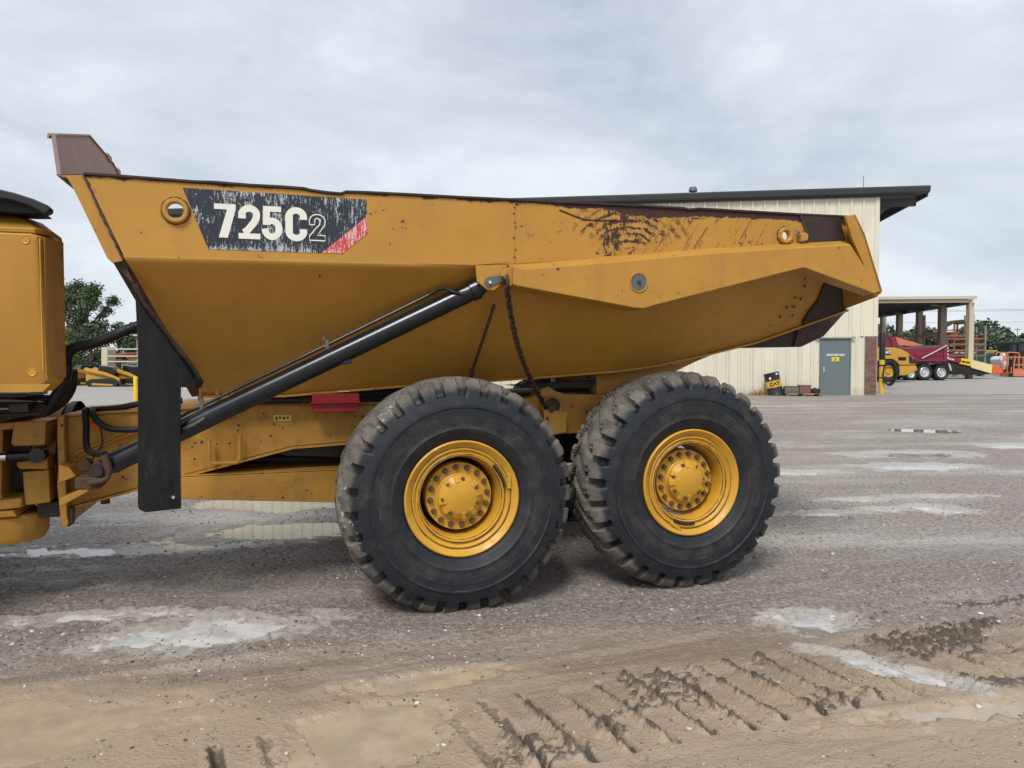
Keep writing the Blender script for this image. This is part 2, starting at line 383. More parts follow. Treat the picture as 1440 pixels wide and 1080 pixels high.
# puddles: centre x, y, half length, half width, turn (degrees), depth, ragged
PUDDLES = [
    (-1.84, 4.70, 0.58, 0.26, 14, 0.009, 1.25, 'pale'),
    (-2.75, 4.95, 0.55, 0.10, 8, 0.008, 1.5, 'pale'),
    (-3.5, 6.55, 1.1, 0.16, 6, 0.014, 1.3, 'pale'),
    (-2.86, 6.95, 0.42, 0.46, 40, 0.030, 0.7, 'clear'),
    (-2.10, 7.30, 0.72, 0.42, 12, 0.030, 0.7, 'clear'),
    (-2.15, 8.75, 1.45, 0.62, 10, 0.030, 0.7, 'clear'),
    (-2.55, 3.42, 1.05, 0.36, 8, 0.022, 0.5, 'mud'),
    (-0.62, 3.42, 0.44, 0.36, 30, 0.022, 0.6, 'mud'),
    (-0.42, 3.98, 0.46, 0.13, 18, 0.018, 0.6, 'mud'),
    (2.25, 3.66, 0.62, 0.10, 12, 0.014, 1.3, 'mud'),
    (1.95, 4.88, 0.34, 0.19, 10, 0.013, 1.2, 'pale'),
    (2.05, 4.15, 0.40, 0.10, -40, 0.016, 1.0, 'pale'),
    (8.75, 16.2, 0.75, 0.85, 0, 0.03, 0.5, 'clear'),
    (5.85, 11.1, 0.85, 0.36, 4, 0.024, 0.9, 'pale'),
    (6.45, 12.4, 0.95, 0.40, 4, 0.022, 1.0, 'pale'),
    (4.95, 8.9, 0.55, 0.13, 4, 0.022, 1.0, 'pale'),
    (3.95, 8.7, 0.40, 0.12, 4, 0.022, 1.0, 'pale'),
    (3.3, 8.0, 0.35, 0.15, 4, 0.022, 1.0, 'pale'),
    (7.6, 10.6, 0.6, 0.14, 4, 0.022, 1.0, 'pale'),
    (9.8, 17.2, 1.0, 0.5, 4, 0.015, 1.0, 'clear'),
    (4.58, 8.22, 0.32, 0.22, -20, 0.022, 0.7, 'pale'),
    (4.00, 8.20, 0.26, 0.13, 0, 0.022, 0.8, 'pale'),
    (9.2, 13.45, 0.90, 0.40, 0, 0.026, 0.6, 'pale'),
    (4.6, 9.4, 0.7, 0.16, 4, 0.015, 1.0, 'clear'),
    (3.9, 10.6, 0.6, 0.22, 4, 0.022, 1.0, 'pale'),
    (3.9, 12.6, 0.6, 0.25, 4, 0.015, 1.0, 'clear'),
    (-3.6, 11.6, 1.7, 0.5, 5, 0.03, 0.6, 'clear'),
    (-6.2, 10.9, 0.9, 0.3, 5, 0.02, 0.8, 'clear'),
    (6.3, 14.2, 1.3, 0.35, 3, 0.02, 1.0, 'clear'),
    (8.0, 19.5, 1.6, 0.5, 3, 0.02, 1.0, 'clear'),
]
SPILL = [(-1.75, 5.0), ]
TD = np.array([math.cos(R(20.5)), math.sin(R(20.5))])           # direction of the crawler track print
def terrain(X, Y):
    base = 0.3 * (1 - np.exp(-np.clip(Y - 4.5, 0, None) / 14.0))
    near = 1 - sm(Y, 12, 30)
    z = (fbm(X / 0.9, Y / 0.9, 3, 3) - 0.5) * 0.030 * near + (fbm(X / 4.0, Y / 4.0, 5, 2) - 0.5) * 0.03 * near
    # long streaks of wheel ruts along the driving direction
    a = X * TD[0] + Y * TD[1]; b = -X * TD[1] + Y * TD[0]
    rut = (fbm(a / 3.2, b / 0.085, 21, 3) - 0.5) * 0.020 * sm(fbm(a / 2.0, b / 0.7, 22, 2), 0.40, 0.62)
    z = z + rut * (1 - sm(Y, 5.0, 8.0))
    # one smooth lip of pushed up mud left by the wheels
    for off, h in ((3.98, 0.020), (4.55, 0.018), (3.35, 0.012)):
        z = z + h * np.exp(-((b - off - 0.05 * (vnoise(a / 0.8, b * 0, 31) - 0.5)) / 0.05) ** 2) * sm(vnoise(a / 1.1, b * 0, 33), 0.25, 0.6)
    # crawler track print: bar grooves across the track, crumbled mud beside each
    ta = (X - 0.29) * TD[0] + (Y - 3.54) * TD[1]; tb = -(X - 0.29) * TD[1] + (Y - 3.54) * TD[0]
    sk = ta + tb * 0.10 + 0.016 * (fbm(X / 0.3, Y / 0.3, 41, 2) - 0.5)
    ph = sk / 0.205 - np.floor(sk / 0.205)
    acr = sm(np.abs(tb + 0.05 * (vnoise(ta / 0.2, tb * 0, 43) - 0.5)), 0.36, 0.30)
    fade = sm(ta, -0.75, -0.25) * (1 - 0.55 * sm(ta, 1.1, 1.9)) * (1 - sm(ta, 3.6, 4.6))
    fade = np.maximum(fade, 0.8 * sm(ta, -1.75, -1.6) * (1 - sm(ta, -1.15, -1.0)))
    str_ = 0.65 + 0.55 * vnoise(np.floor(sk / 0.205) * 1.7, tb / 0.22, 45)
    groove = np.exp(-(np.abs(ph - 0.5) / 0.125) ** 4)
    lip = np.exp(-((ph - 0.30) / 0.10) ** 2)
    clod = np.clip(0.9 - 2.2 * np.abs(fbm(X / 0.055, Y / 0.055, 47, 4, 0.62) - 0.5) - 0.45, 0, 1)
    clump = sm(fbm(X / 0.22, Y / 0.22, 49, 2), 0.50, 0.68)
    tr = acr * fade
    z = z * (1 - 0.6 * tr)
    z = z + tr * str_ * (-0.085 * groove + 0.030 * lip) + tr * clod * (0.050 * clump * (1 - 0.8 * groove) + 0.040 * lip * str_)
    gw = np.exp(-(np.abs(ph - 0.47) / 0.165) ** 4)
    dark = tr * np.clip(gw * 1.3 * sm(fbm(X / 0.10, Y / 0.10, 58, 3), 0.30, 0.52) + clod * 1.6 * np.maximum(clump, lip * str_), 0, 1)  # darkens the grooves in place of their shade, and the turned-up mud
    # the same machine's print further right, broken up
    br = sm(ta, 1.7, 2.4) * (1 - sm(ta, 5, 6.5)) * sm(np.abs(tb - 0.05), 0.62, 0.42) * (1 - acr * 0.2)
    bm_ = br * clod * sm(fbm(a / 0.5, b / 0.12, 53, 2), 0.45, 0.62)
    z = z + bm_ * 0.085
    dark = np.maximum(dark, np.clip(bm_ * 3.0, 0, 1))
    # puddle hollows with a level shore
    wet = np.zeros_like(X); silt_sheen = np.zeros_like(X)
    for i, (cx, cy, ra, rb, rot, dep, rag, kind) in enumerate(PUDDLES):
        lim = 2.0 * max(ra, rb) + 0.1
        m = (np.abs(X - cx) < lim) & (np.abs(Y - cy) < lim)
        if not m.any(): continue
        x = X[m] - cx; y = Y[m] - cy; c, s = math.cos(R(rot)), math.sin(R(rot))
        p = (x * c + y * s) / ra; q = (-x * s + y * c) / rb
        r = np.sqrt(p * p + q * q)
        sc = max(min(ra, rb) * 0.8, 0.10)
        rn = r + rag * (fbm(X[m] / sc, Y[m] / sc, 60 + i, 5, 0.62) - 0.5) * 1.5 + (0.5 * rag - 0.15) * (fbm(X[m] / 0.06, Y[m] / 0.045, 160 + i, 3, 0.6) - 0.5) * 1.3 * (0.2 if kind == 'mud' else 1)
        k = 1 - sm(r, 1.25, 1.8)
        zz = z[m] * (1 - 0.75 * k); bb = base[m]
        base[m] = bb * (1 - k) + gz(cy) * k
        z[m] = zz - dep * (1 - sm(rn, 0.55, 1.05)) + 0.010 * k * sm(rn, 0.9, 1.1) 
        if kind == 'pale': silt_sheen[m] = np.maximum(silt_sheen[m], 1 - sm(rn, 0.85, 1.75))
        else: wet[m] = np.maximum(wet[m], 1 - sm(rn, 0.9, 1.7))
    # loose grit
    z = z + (fbm(X / 0.035, Y / 0.035, 71, 2) - 0.5) * 0.010 * (1 - sm(Y, 6, 11)) * (1 - 0.6 * sm(Y, 4.4, 3.6))
    z = z + dark * (fbm(X / 0.026, Y / 0.026, 77, 2, 0.7) - 0.5) * 0.030
    z = z + (vnoise(X / 0.11, Y / 0.11, 73) - 0.5) * 0.010 * (1 - sm(Y, 9, 16))
    return base + z, wet, dark, silt_sheen
xi = np.concatenate([np.linspace(-1.02, 1.02, 800)])
side = np.array([1.06, 1.12, 1.25, 1.5, 2, 3, 5, 9, 16, 40, 120, 400])
xi = np.concatenate([-side[::-1], xi, side])
ys = [-400, -150, -60, -25, -10, -4, -1, 0.5, 1.3, 1.9, 2.3]
y = 2.55
while y < 26: ys.append(y); y += max(0.008, 0.0030 * y)
while y < 3500: ys.append(y); y *= 1.06
ys = np.array(ys)
YY, XI = np.meshgrid(ys, xi, indexing='ij')
XX = np.clip(XI * np.maximum(YY, 2.6), -3000, 3000)
XX = XX + 1e-4 * XI
ZZ, WET, TRK, SILT_SHEEN = terrain(XX, YY)
ny, nx = XX.shape
gme = bpy.data.meshes.new('ground')
idx = np.arange(ny * nx).reshape(ny, nx)
quads = np.stack([idx[:-1, :-1], idx[:-1, 1:], idx[1:, 1:], idx[1:, :-1]], -1).reshape(-1, 4)
gme.vertices.add(ny * nx); gme.vertices.foreach_set('co', np.stack([XX, YY, ZZ], -1).astype(np.float32).ravel())
gme.loops.add(quads.size); gme.loops.foreach_set('vertex_index', quads.ravel().astype(np.int32))
gme.polygons.add(len(quads)); gme.polygons.foreach_set('loop_start', np.arange(0, quads.size, 4, dtype=np.int32))
gme.polygons.foreach_set('use_smooth', np.ones(len(quads), dtype=bool))
for nm, arr in (('wet', WET), ('track', TRK), ('silt_sheen', SILT_SHEEN)):
    at = gme.attributes.new(nm, 'FLOAT', 'POINT'); at.data.foreach_set('value', arr.astype(np.float32).ravel())
gme.update(calc_edges=True); gme.validate()
ground = bpy.data.objects.new('ground', gme); col.objects.link(ground); ground['kind'] = 'structure'

def ground_material():
    m = NT('wet_gravel_and_mud'); o = m.pos(); x, y, z = m.xyz(o)
    def attr(n): a = m.n('ShaderNodeAttribute'); a.attribute_name = n; return a.outputs['Fac']
    wet = attr('wet'); trk = attr('track')
    flat = m.mapv(o, (1, 1, 0.0))
    n_big = m.noise(flat, 0.45, 5, 0.6); n_mid = m.noise(flat, 2.6, 6, 0.65); n_fin = m.noise(o, 22, 6, 0.7); n_grit = m.noise(o, 110, 4, 0.75)
    dirv = m.mapv(m.mapv(flat, rot=(0, 0, R(-20.5))), (0.5, 5.5, 1))
    n_str = m.noise(dirv, 1.0, 6, 0.62)
    hv = m.mapv(m.mapv(flat, rot=(0, 0, R(-4))), (0.22, 0.85, 1))
    n_h = m.noise(hv, 1.0, 6, 0.62)
    # how far the place lies from the muddy lane in front: mud near, gravel beyond
    yb = m.math('ADD', m.math('SUBTRACT', y, m.math('MULTIPLY', x, 0.16)), m.math('MULTIPLY', m.math('SUBTRACT', n_big, 0.5), 1.2))
    mud = m.step(yb, 5.0, 4.0)
    tan = m.step(m.math('ADD', yb, m.math('MULTIPLY', m.math('SUBTRACT', n_mid, 0.5), 0.9)), 4.15, 3.45)
    grav = m.mix(n_fin, (0.145, 0.119, 0.102), (0.300, 0.254, 0.224))
    grav = m.mix(m.math('MULTIPLY', m.step(n_h, 0.42, 0.66), 0.75), grav, (0.37, 0.335, 0.305))
    n_far = m.mixf(m.step(y, 9, 16), m.noise(m.mapv(flat, (26, 26, 1)), 1.0, 5, 0.75), m.noise(m.mapv(flat, (11, 11, 1)), 1.0, 7, 0.85))
    grav = m.mix(m.math('MULTIPLY', m.step(n_far, 0.50, 0.62), 0.75), grav, (0.45, 0.415, 0.38))
    grav = m.mix(m.math('MULTIPLY', m.step(n_far, 0.48, 0.38), 0.7), grav, (0.10, 0.085, 0.075))
    grav = m.mix(m.math('MULTIPLY', m.step(n_mid, 0.52, 0.70), 0.22), grav, (0.16, 0.118, 0.098))
    st = m.n('ShaderNodeTexVoronoi'); m.put(st.inputs['Vector'], o); st.inputs['Scale'].default_value = 38
    sr = m.xyz(st.outputs['Color'])[0]
    chip = m.math('MULTIPLY', m.step(sr, 0.72, 0.85), m.step(st.outputs['Distance'], 0.42, 0.30))
    grav = m.mix(m.math('MULTIPLY', chip, 0.75), grav, (0.44, 0.42, 0.39))
    darkc = m.math('MULTIPLY', m.step(sr, 0.20, 0.1), m.step(st.outputs['Distance'], 0.42, 0.30))
    grav = m.mix(m.math('MULTIPLY', darkc, 0.6), grav, (0.06, 0.056, 0.053))
    brown = m.mix(n_fin, (0.165, 0.124, 0.094), (0.265, 0.204, 0.158))
    brown = m.mix(m.step(n_str, 0.44, 0.62), brown, (0.31, 0.25, 0.195))
    brown = m.mix(m.math('MULTIPLY', m.step(n_mid, 0.55, 0.72), 0.5), brown, (0.20, 0.135, 0.10))
    brown = m.mix(m.math('MULTIPLY', chip, 0.35), brown, (0.42, 0.39, 0.35))
    sand = m.mix(m.math('ADD', m.math('MULTIPLY', n_mid, 0.7), m.math('MULTIPLY', n_fin, 0.3)), (0.265, 0.200, 0.140), (0.43, 0.335, 0.242))
    c = m.mix(mud, grav, brown); c = m.mix(m.math('MULTIPLY', tan, 0.85), c, sand)
    tk = m.step(m.math('ADD', trk, m.math('MULTIPLY', m.math('SUBTRACT', m.noise(o, 30, 5, 0.7), 0.5), 0.9)), 0.28, 0.62)
    c = m.mix(m.math('MULTIPLY', tk, 0.85), c, m.mix(n_fin, (0.055, 0.044, 0.036), (0.115, 0.094, 0.076)))  # dark mud tone that also paints shade into the track grooves
    # dark strip along the truck: wet soil plus its soft shadow, put into the colour
    damp_shade = m.math('MULTIPLY', m.math('MULTIPLY', m.step(yb, 4.35, 4.9), m.step(yb, 6.6, 5.9)), m.step(n_mid, 0.25, 0.55))
    c = m.mix(m.math('MULTIPLY', damp_shade, 0.28), c, (0.10, 0.083, 0.072))
    c = m.mix(m.math('MULTIPLY', wet, m.mixf(mud, 0.40, 0.75)), c, m.mix(mud, (0.17, 0.14, 0.11), (0.365, 0.285, 0.205)))
    silt_sheen = m.step(m.math('ADD', attr('silt_sheen'), m.math('MULTIPLY', m.math('SUBTRACT', m.noise(o, 14, 6, 0.7), 0.5), 1.1)), 0.25, 0.85)
    c = m.mix(m.math('MULTIPLY', silt_sheen, 0.75), c, (0.40, 0.37, 0.335))  # pale silt tone, also carrying the painted sky sheen of the puddles
    # concrete yard beyond the gravel
    yc = m.math('ADD', y, m.math('MULTIPLY', m.math('SUBTRACT', n_mid, 0.5), 1.2))
    con = m.math('MAXIMUM', m.math('MULTIPLY', m.step(yc, 30.2, 30.8), m.step(x, 10.0, 12.0)), m.math('MULTIPLY', m.step(yc, 23.6, 24.0), m.step(x, -11.5, -12.2)))
    conc = m.mix(m.noise(hv, 3.0, 5), (0.27, 0.255, 0.235), (0.37, 0.355, 0.33))
    c = m.mix(con, c, conc)
    grass = m.step(m.math('ADD', y, m.math('MULTIPLY', n_big, 8.0)), 88, 96)
    c = m.mix(grass, c, (0.07, 0.09, 0.035))
    # wet films
    film = m.math('MULTIPLY', m.step(m.math('ADD', m.math('MULTIPLY', n_h, 0.7), m.math('MULTIPLY', n_mid, 0.3)), 0.515, 0.60), m.math('SUBTRACT', 1.0, mud))
    film = m.math('MAXIMUM', m.math('MULTIPLY', film, m.step(y, 34, 26)), m.math('MAXIMUM', m.math('MULTIPLY', wet, 0.9), silt_sheen))
    r = m.mixf(mud, m.mixf(n_fin, 0.60, 0.85), m.mixf(n_mid, 0.42, 0.72))
    r = m.mixf(m.math('MULTIPLY', film, 0.85), r, 0.22)
    r = m.mixf(con, r, 0.7)
    h = m.math('ADD', m.math('MULTIPLY', n_fin, 1.0), m.math('MULTIPLY', n_grit, 0.5))
    h = m.math('ADD', h, m.math('MULTIPLY', m.math('MULTIPLY', tk, m.noise(o, 45, 5, 0.75)), 1.6))
    h = m.math('ADD', h, m.math('MULTIPLY', m.step(st.outputs['Distance'], 0.5, 0.15), 0.5))
    amt = m.math('MULTIPLY', m.math('SUBTRACT', 1.0, m.math('MULTIPLY', film, 0.55)), m.math('SUBTRACT', 1.0, m.math('MULTIPLY', con, 0.8)))
    nrm = m.bump(m.math('MULTIPLY', h, amt), 0.7, 0.012)
    nrm = m.bump(n_str, 0.25, 0.02, nrm)
    return m.done(c, r, 0, nrm, 0.4)
M['ground'] = ground_material(); gme.materials.append(M['ground'])

# water lying in the hollows
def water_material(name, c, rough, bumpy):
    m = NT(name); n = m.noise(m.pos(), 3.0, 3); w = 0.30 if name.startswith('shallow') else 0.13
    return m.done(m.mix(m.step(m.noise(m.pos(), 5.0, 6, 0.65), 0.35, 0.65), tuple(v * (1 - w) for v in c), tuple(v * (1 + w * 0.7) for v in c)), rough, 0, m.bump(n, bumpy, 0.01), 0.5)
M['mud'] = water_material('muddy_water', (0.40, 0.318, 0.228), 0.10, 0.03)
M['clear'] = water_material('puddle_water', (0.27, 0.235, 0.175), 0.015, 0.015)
M['pale'] = water_material('shallow_puddle_water', (0.47, 0.445, 0.41), 0.03, 0.02)  # pale base: silt plus white sky reflection put into the colour
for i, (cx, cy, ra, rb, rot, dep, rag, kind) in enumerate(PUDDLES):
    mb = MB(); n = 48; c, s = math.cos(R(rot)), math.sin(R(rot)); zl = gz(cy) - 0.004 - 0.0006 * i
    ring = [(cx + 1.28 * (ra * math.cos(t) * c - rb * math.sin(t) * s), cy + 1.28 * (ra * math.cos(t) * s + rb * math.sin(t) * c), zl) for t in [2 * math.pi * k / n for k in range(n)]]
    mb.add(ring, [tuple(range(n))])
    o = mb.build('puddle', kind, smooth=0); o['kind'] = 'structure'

# loose stones: far too many to count
rng = np.random.default_rng(5)
def stones(name, n, ymin, ymax, smin, smax, mat, pale):
    Yp = ymin * (ymax / ymin) ** rng.random(n); Xp = (rng.random(n) * 1.9 - 0.95) * Yp
    dens = fbm(Xp / 0.5, Yp / 0.5, 91, 3)
    keep = rng.random(n) < (sm(dens, 0.42, 0.66) * 0.93 + 0.07) * (0.35 + 0.65 * sm(Yp - 0.16 * Xp, 3.7, 4.9))
    Xp, Yp = Xp[keep], Yp[keep]; n = len(Xp)
    S = smin * (smax / smin) ** (rng.random(n) ** 2.2)
    Zp, *_ = terrain(Xp.copy(), Yp.copy())
    phi = (1 + 5 ** .5) / 2
    ic = np.array([(-1, phi, 0), (1, phi, 0), (-1, -phi, 0), (1, -phi, 0), (0, -1, phi), (0, 1, phi), (0, -1, -phi), (0, 1, -phi), (phi, 0, -1), (phi, 0, 1), (-phi, 0, -1), (-phi, 0, 1)]) / 1.9
    fc = np.array([(0, 11, 5), (0, 5, 1), (0, 1, 7), (0, 7, 10), (0, 10, 11), (1, 5, 9), (5, 11, 4), (11, 10, 2), (10, 7, 6), (7, 1, 8), (3, 9, 4), (3, 4, 2), (3, 2, 6), (3, 6, 8), (3, 8, 9), (4, 9, 5), (2, 4, 11), (6, 2, 10), (8, 6, 7), (9, 8, 1)])
    V = ic[None] * (0.75 + 0.5 * rng.random((n, 12, 1)))
    V = V * (S[:, None, None] * np.stack([0.8 + 0.6 * rng.random(n), 0.7 + 0.5 * rng.random(n), 0.4 + 0.35 * rng.random(n)], -1)[:, None, :])
    t = rng.random(n) * 6.283; c, s = np.cos(t)[:, None], np.sin(t)[:, None]
    V = np.stack([V[..., 0] * c - V[..., 1] * s, V[..., 0] * s + V[..., 1] * c, V[..., 2]], -1)
    V += np.stack([Xp, Yp, Zp + S * 0.12], -1)[:, None, :]
    F = fc[None] + (np.arange(n) * 12)[:, None, None]
    me = bpy.data.meshes.new(name); F = F.reshape(-1, 3)
    me.vertices.add(n * 12); me.vertices.foreach_set('co', V.astype(np.float32).ravel())
    me.loops.add(F.size); me.loops.foreach_set('vertex_index', F.astype(np.int32).ravel())
    me.polygons.add(len(F)); me.polygons.foreach_set('loop_start', np.arange(0, F.size, 3, dtype=np.int32))
    me.update(calc_edges=True)
    o = bpy.data.objects.new(name, me); col.objects.link(o); me.materials.append(mat); o['kind'] = 'stuff'
def stone_material(name, stops):
    m = NT(name); g = m.n('ShaderNodeNewGeometry'); r = m.n('ShaderNodeValToRGB'); m.put(r.inputs[0], g.outputs['Random Per Island'])
    e = r.color_ramp.elements
    while len(e) < len(stops): e.new(0.5)
    for k, (p, c) in enumerate(stops): e[k].position = p; e[k].color = (*c, 1)
    return m.done(r.outputs[0], 0.7, 0, m.bump(m.noise(m.pos(), 160, 4), 0.3, 0.002))
stones('gravel', 30000, 3.0, 11.0, 0.0035, 0.013, stone_material('gravel_stone', [(0, (0.07, 0.062, 0.056)), (0.5, (0.17, 0.15, 0.132)), (0.85, (0.26, 0.24, 0.215)), (1, (0.45, 0.43, 0.40))]), 0)
stones('pale_pebbles', 1500, 3.0, 8.0, 0.006, 0.019, stone_material('pale_stone', [(0, (0.30, 0.27, 0.235)), (0.6, (0.48, 0.455, 0.42)), (1, (0.62, 0.60, 0.57))]), 1)

# ------------------------------------------------------------------ the big truck; x runs along it to the rear, y away from the camera, z up
PHI = R(16.9)
truck = thing('articulated_dump_truck', 'big yellow six wheeled articulated dump truck with 725C2 decal filling the picture', 'dump truck', (-0.3148, 5.0, 0), PHI)
TC = 1.40
def mir(t): return 2 * TC - t
def P(name, mat, mb, parent=None, **k): return mb.build(name, mat, parent or truck, **k)

# --- wheels
N_LUG = 30
def tyre_mesh():
    prof = [(0.375, 0.060), (0.392, 0.040), (0.42, 0.022), (0.46, 0.008), (0.468, 0.002), (0.474, 0.006), (0.50, 0.001), (0.55, -0.003), (0.598, -0.001), (0.602, -0.007), (0.611, -0.007), (0.615, 0.001), (0.64, 0.006), (0.672, 0.016), (0.700, 0.028), (0.720, 0.038), (0.738, 0.050), (0.753, 0.066), (0.766, 0.086)]
    W = 0.585
    half = [(r, t) for r, t in prof]
    crown = [(0.775 + 0.013 * (1 - ((w - 0.5) / 0.37) ** 2), w * W) for w in [0.19, 0.23, 0.27, 0.31, 0.35, 0.39, 0.43, 0.47, 0.5, 0.53, 0.57, 0.61, 0.65, 0.69, 0.73, 0.77, 0.81]]
    full = half + crown + [(r, W - t) for r, t in reversed(half)]
    n = 540; P_ = np.array(full); th = np.linspace(0, 2 * np.pi, n, endpoint=False)
    r = np.repeat(P_[None, :, 0], n, 0); t = np.repeat(P_[None, :, 1], n, 0); T = np.repeat(th[:, None], len(P_), 1)
    w = (t / W - 0.5) * 2
    s = np.sign(w); aw = np.abs(w)
    wob = 0.10 * (fbm(T * 9, w * 3, 12, 2) - 0.5)
    ph = N_LUG * T / (2 * np.pi) + 0.5 * (s > 0) + np.where(aw > 0.62, 0.0, (0.62 - aw) * 1.5) + wob
    fr = ph - np.floor(ph)
    g = 1 - np.clip((np.abs(fr - 0.5) - 0.155) / 0.045, 0, 1)
    g = g * np.clip((r - 0.682) / 0.030, 0, 1) * np.where(aw > 0.10, 1, 0.5)
    z1 = 0.50 + 0.07 * np.where(fr < 0.5, 1, -1)
    g2 = (1 - np.clip((np.abs(aw - z1) - 0.03) / 0.03, 0, 1)) * (r > 0.76) * 0.55
    dep = np.maximum(g, g2)
    worn = (fbm(T * 6, w * 4, 7, 3) - 0.5) * 0.012 * np.clip((r - 0.69) / 0.05, 0, 1)
    nrm_r = np.clip((r - 0.69) / 0.06, 0, 1)
    r2 = r - dep * (0.034 + 0.014 * nrm_r) + worn
    t2 = t + dep * 0.032 * (1 - np.clip((r - 0.70) / 0.06, 0, 1) * 0.3) * np.where(s < 0, 1, -1) * (aw > 0.6)
    step = np.clip((r - 0.695) / 0.006, 0, 1) * (1 - np.clip((r - 0.73) / 0.03, 0, 1))
    t2 = t2 + step * -0.006 * np.where(s < 0, 1, -1) * (1 - dep)
    vs = np.stack([r2 * np.cos(T), t2, r2 * np.sin(T)], -1).reshape(-1, 3)
    m_ = len(P_); i = np.arange(n)[:, None]; j = np.arange(m_ - 1)[None]
    f = np.stack([i * m_ + j, i * m_ + j + 1, ((i + 1) % n) * m_ + j + 1, ((i + 1) % n) * m_ + j], -1).reshape(-1, 4)
    rr = np.hypot(vs[:, 0], vs[:, 2]); k = 1 + 0.016 * np.clip((rr - 0.5) / 0.2, 0, 1); vs[:, 0] *= k; vs[:, 2] *= k
    mb = MB(); mb.v = [tuple(p) for p in vs]; mb.f = [tuple(q) for q in f]
    me = mb.mesh('tyre', 48); me.materials.append(M['tyre']); return me
tyre_me = tyre_mesh()
def make_wheel(x, y, z, rz=0, turn=0):
    w = bpy.data.objects.new('wheel', tyre_me); col.objects.link(w); w.parent = truck; w.location = (x, y, z); w.rotation_euler = (0, turn, rz)
    return w
wheel = make_wheel(0, 0, 0.770)
rim = MB().lathe([(0.374, 0.075), (0.388, 0.052), (0.387, 0.030), (0.378, 0.024), (0.368, 0.030), (0.352, 0.050), (0.338, 0.058), (0.332, 0.052), (0.325, 0.050), (0.318, 0.062), (0.306, 0.070), (0.298, 0.062), (0.288, 0.060), (0.276, 0.074), (0.270, 0.10), (0.262, 0.17), (0.258, 0.30), (0.255, 0.42)], 96)
rim_o = P('rim', 'yellow_hub', rim, wheel)
for rg_, tg_, a_ in ((0.389, 0.046, 0.0045), (0.335, 0.0535, 0.0035), (0.295, 0.0595, 0.0035), (0.279, 0.071, 0.004)):
    wl_ = [2 * math.pi * k / 60 for k in range(61)]
    P('rust_line', 'rust', MB().tube([(rg_ * math.cos(a), tg_, rg_ * math.sin(a)) for a in wl_], [a_ * random.uniform(0.35, 1.15) for _ in wl_], 5), wheel)
P('lock_ring', 'dark_steel', MB().tube([(0.30 * math.cos(a), 0.052, 0.30 * math.sin(a)) for a in [R(12 + 4 * k) for k in range(9)]], 0.011, 8), wheel)
P('lock_ring_clip', 'yellow_hub', MB().box(-0.012, 0.012, 0.036, 0.056, -0.05, 0.05), wheel, bevel=0.004).location = (0.322, 0, 0.10)
hub = MB().lathe([(0.0, 0.150), (0.224, 0.150), (0.228, 0.158), (0.228, 0.24), (0.18, 0.30)], 80)
hub.lathe([(0.158, 0.152), (0.158, 0.140), (0.150, 0.134), (0.0, 0.134)], 64)
P('hub_flange', 'yellow_hub', hub, wheel)
cap = MB().lathe([(0.150, 0.136), (0.146, 0.112), (0.112, 0.088), (0.103, 0.082), (0.0, 0.080)], 64)
for k in range(12):
    a = 2 * math.pi * k / 12 + 0.2
    if k % 3 == 2: continue
    c_, s_ = math.cos(a), math.sin(a)
    cap.obox((0.098 * c_, 0.094, 0.098 * s_), (0.146 * c_, 0.112, 0.146 * s_), 0.034, 0.034, (0, 1, 0))
P('hub_cap', 'yellow_hub', cap, wheel, bevel=0.003)
hexa = MB().lathe([(0.021, 0.0), (0.021, -0.006), (0.0155, -0.008), (0.0145, -0.024), (0, -0.024)], 8)
bolt_me = hexa.mesh('wheel_bolt', 30); bolt_me.materials.append(plain('bolt_steel', (0.13, 0.075, 0.035), 0.6, 0.3, 0.5, 60))
for k in range(16):
    a = 2 * math.pi * k / 16 + 0.1
    b = bpy.data.objects.new('wheel_bolt', bolt_me); col.objects.link(b); b.parent = wheel; b.location = (0.196 * math.cos(a), 0.150, 0.196 * math.sin(a))
for k in range(7):
    a = 2 * math.pi * k / 7 + 0.55
    b = bpy.data.objects.new('cap_bolt', bolt_me); col.objects.link(b); b.parent = wheel; b.location = (0.124 * math.cos(a), 0.098, 0.124 * math.sin(a)); b.scale = (0.7, 0.7, 0.7)
w2 = copy_of(wheel, truck, (1.70, 0, 0.798)); w2.rotation_euler = (0, R(128), 0)
for x, y, z, rz, tn in ((0, 2 * TC, 0.80, math.pi, 0.4), (1.70, 2 * TC, 0.83, math.pi, 1.0), (-4.15, 0, 0.76, 0, 2.0), (-4.15, 2 * TC, 0.78, math.pi, 0.7)):
    w = copy_of(wheel, truck, (x, y, z)); w.rotation_euler = (0, tn, rz)
for x, z in ((0, 0.78), (1.70, 0.81), (-4.15, 0.77)):
    P('axle', 'dark_steel', MB().tube([(x, 0.25, z), (x, 0.55, z), (x, 1.2, z), (x, 1.25, z), (x, 1.55, z), (x, 1.6, z), (x, 2.25, z), (x, 2.55, z)], [0.16, 0.16, 0.14, 0.26, 0.26, 0.14, 0.16, 0.16], 20))

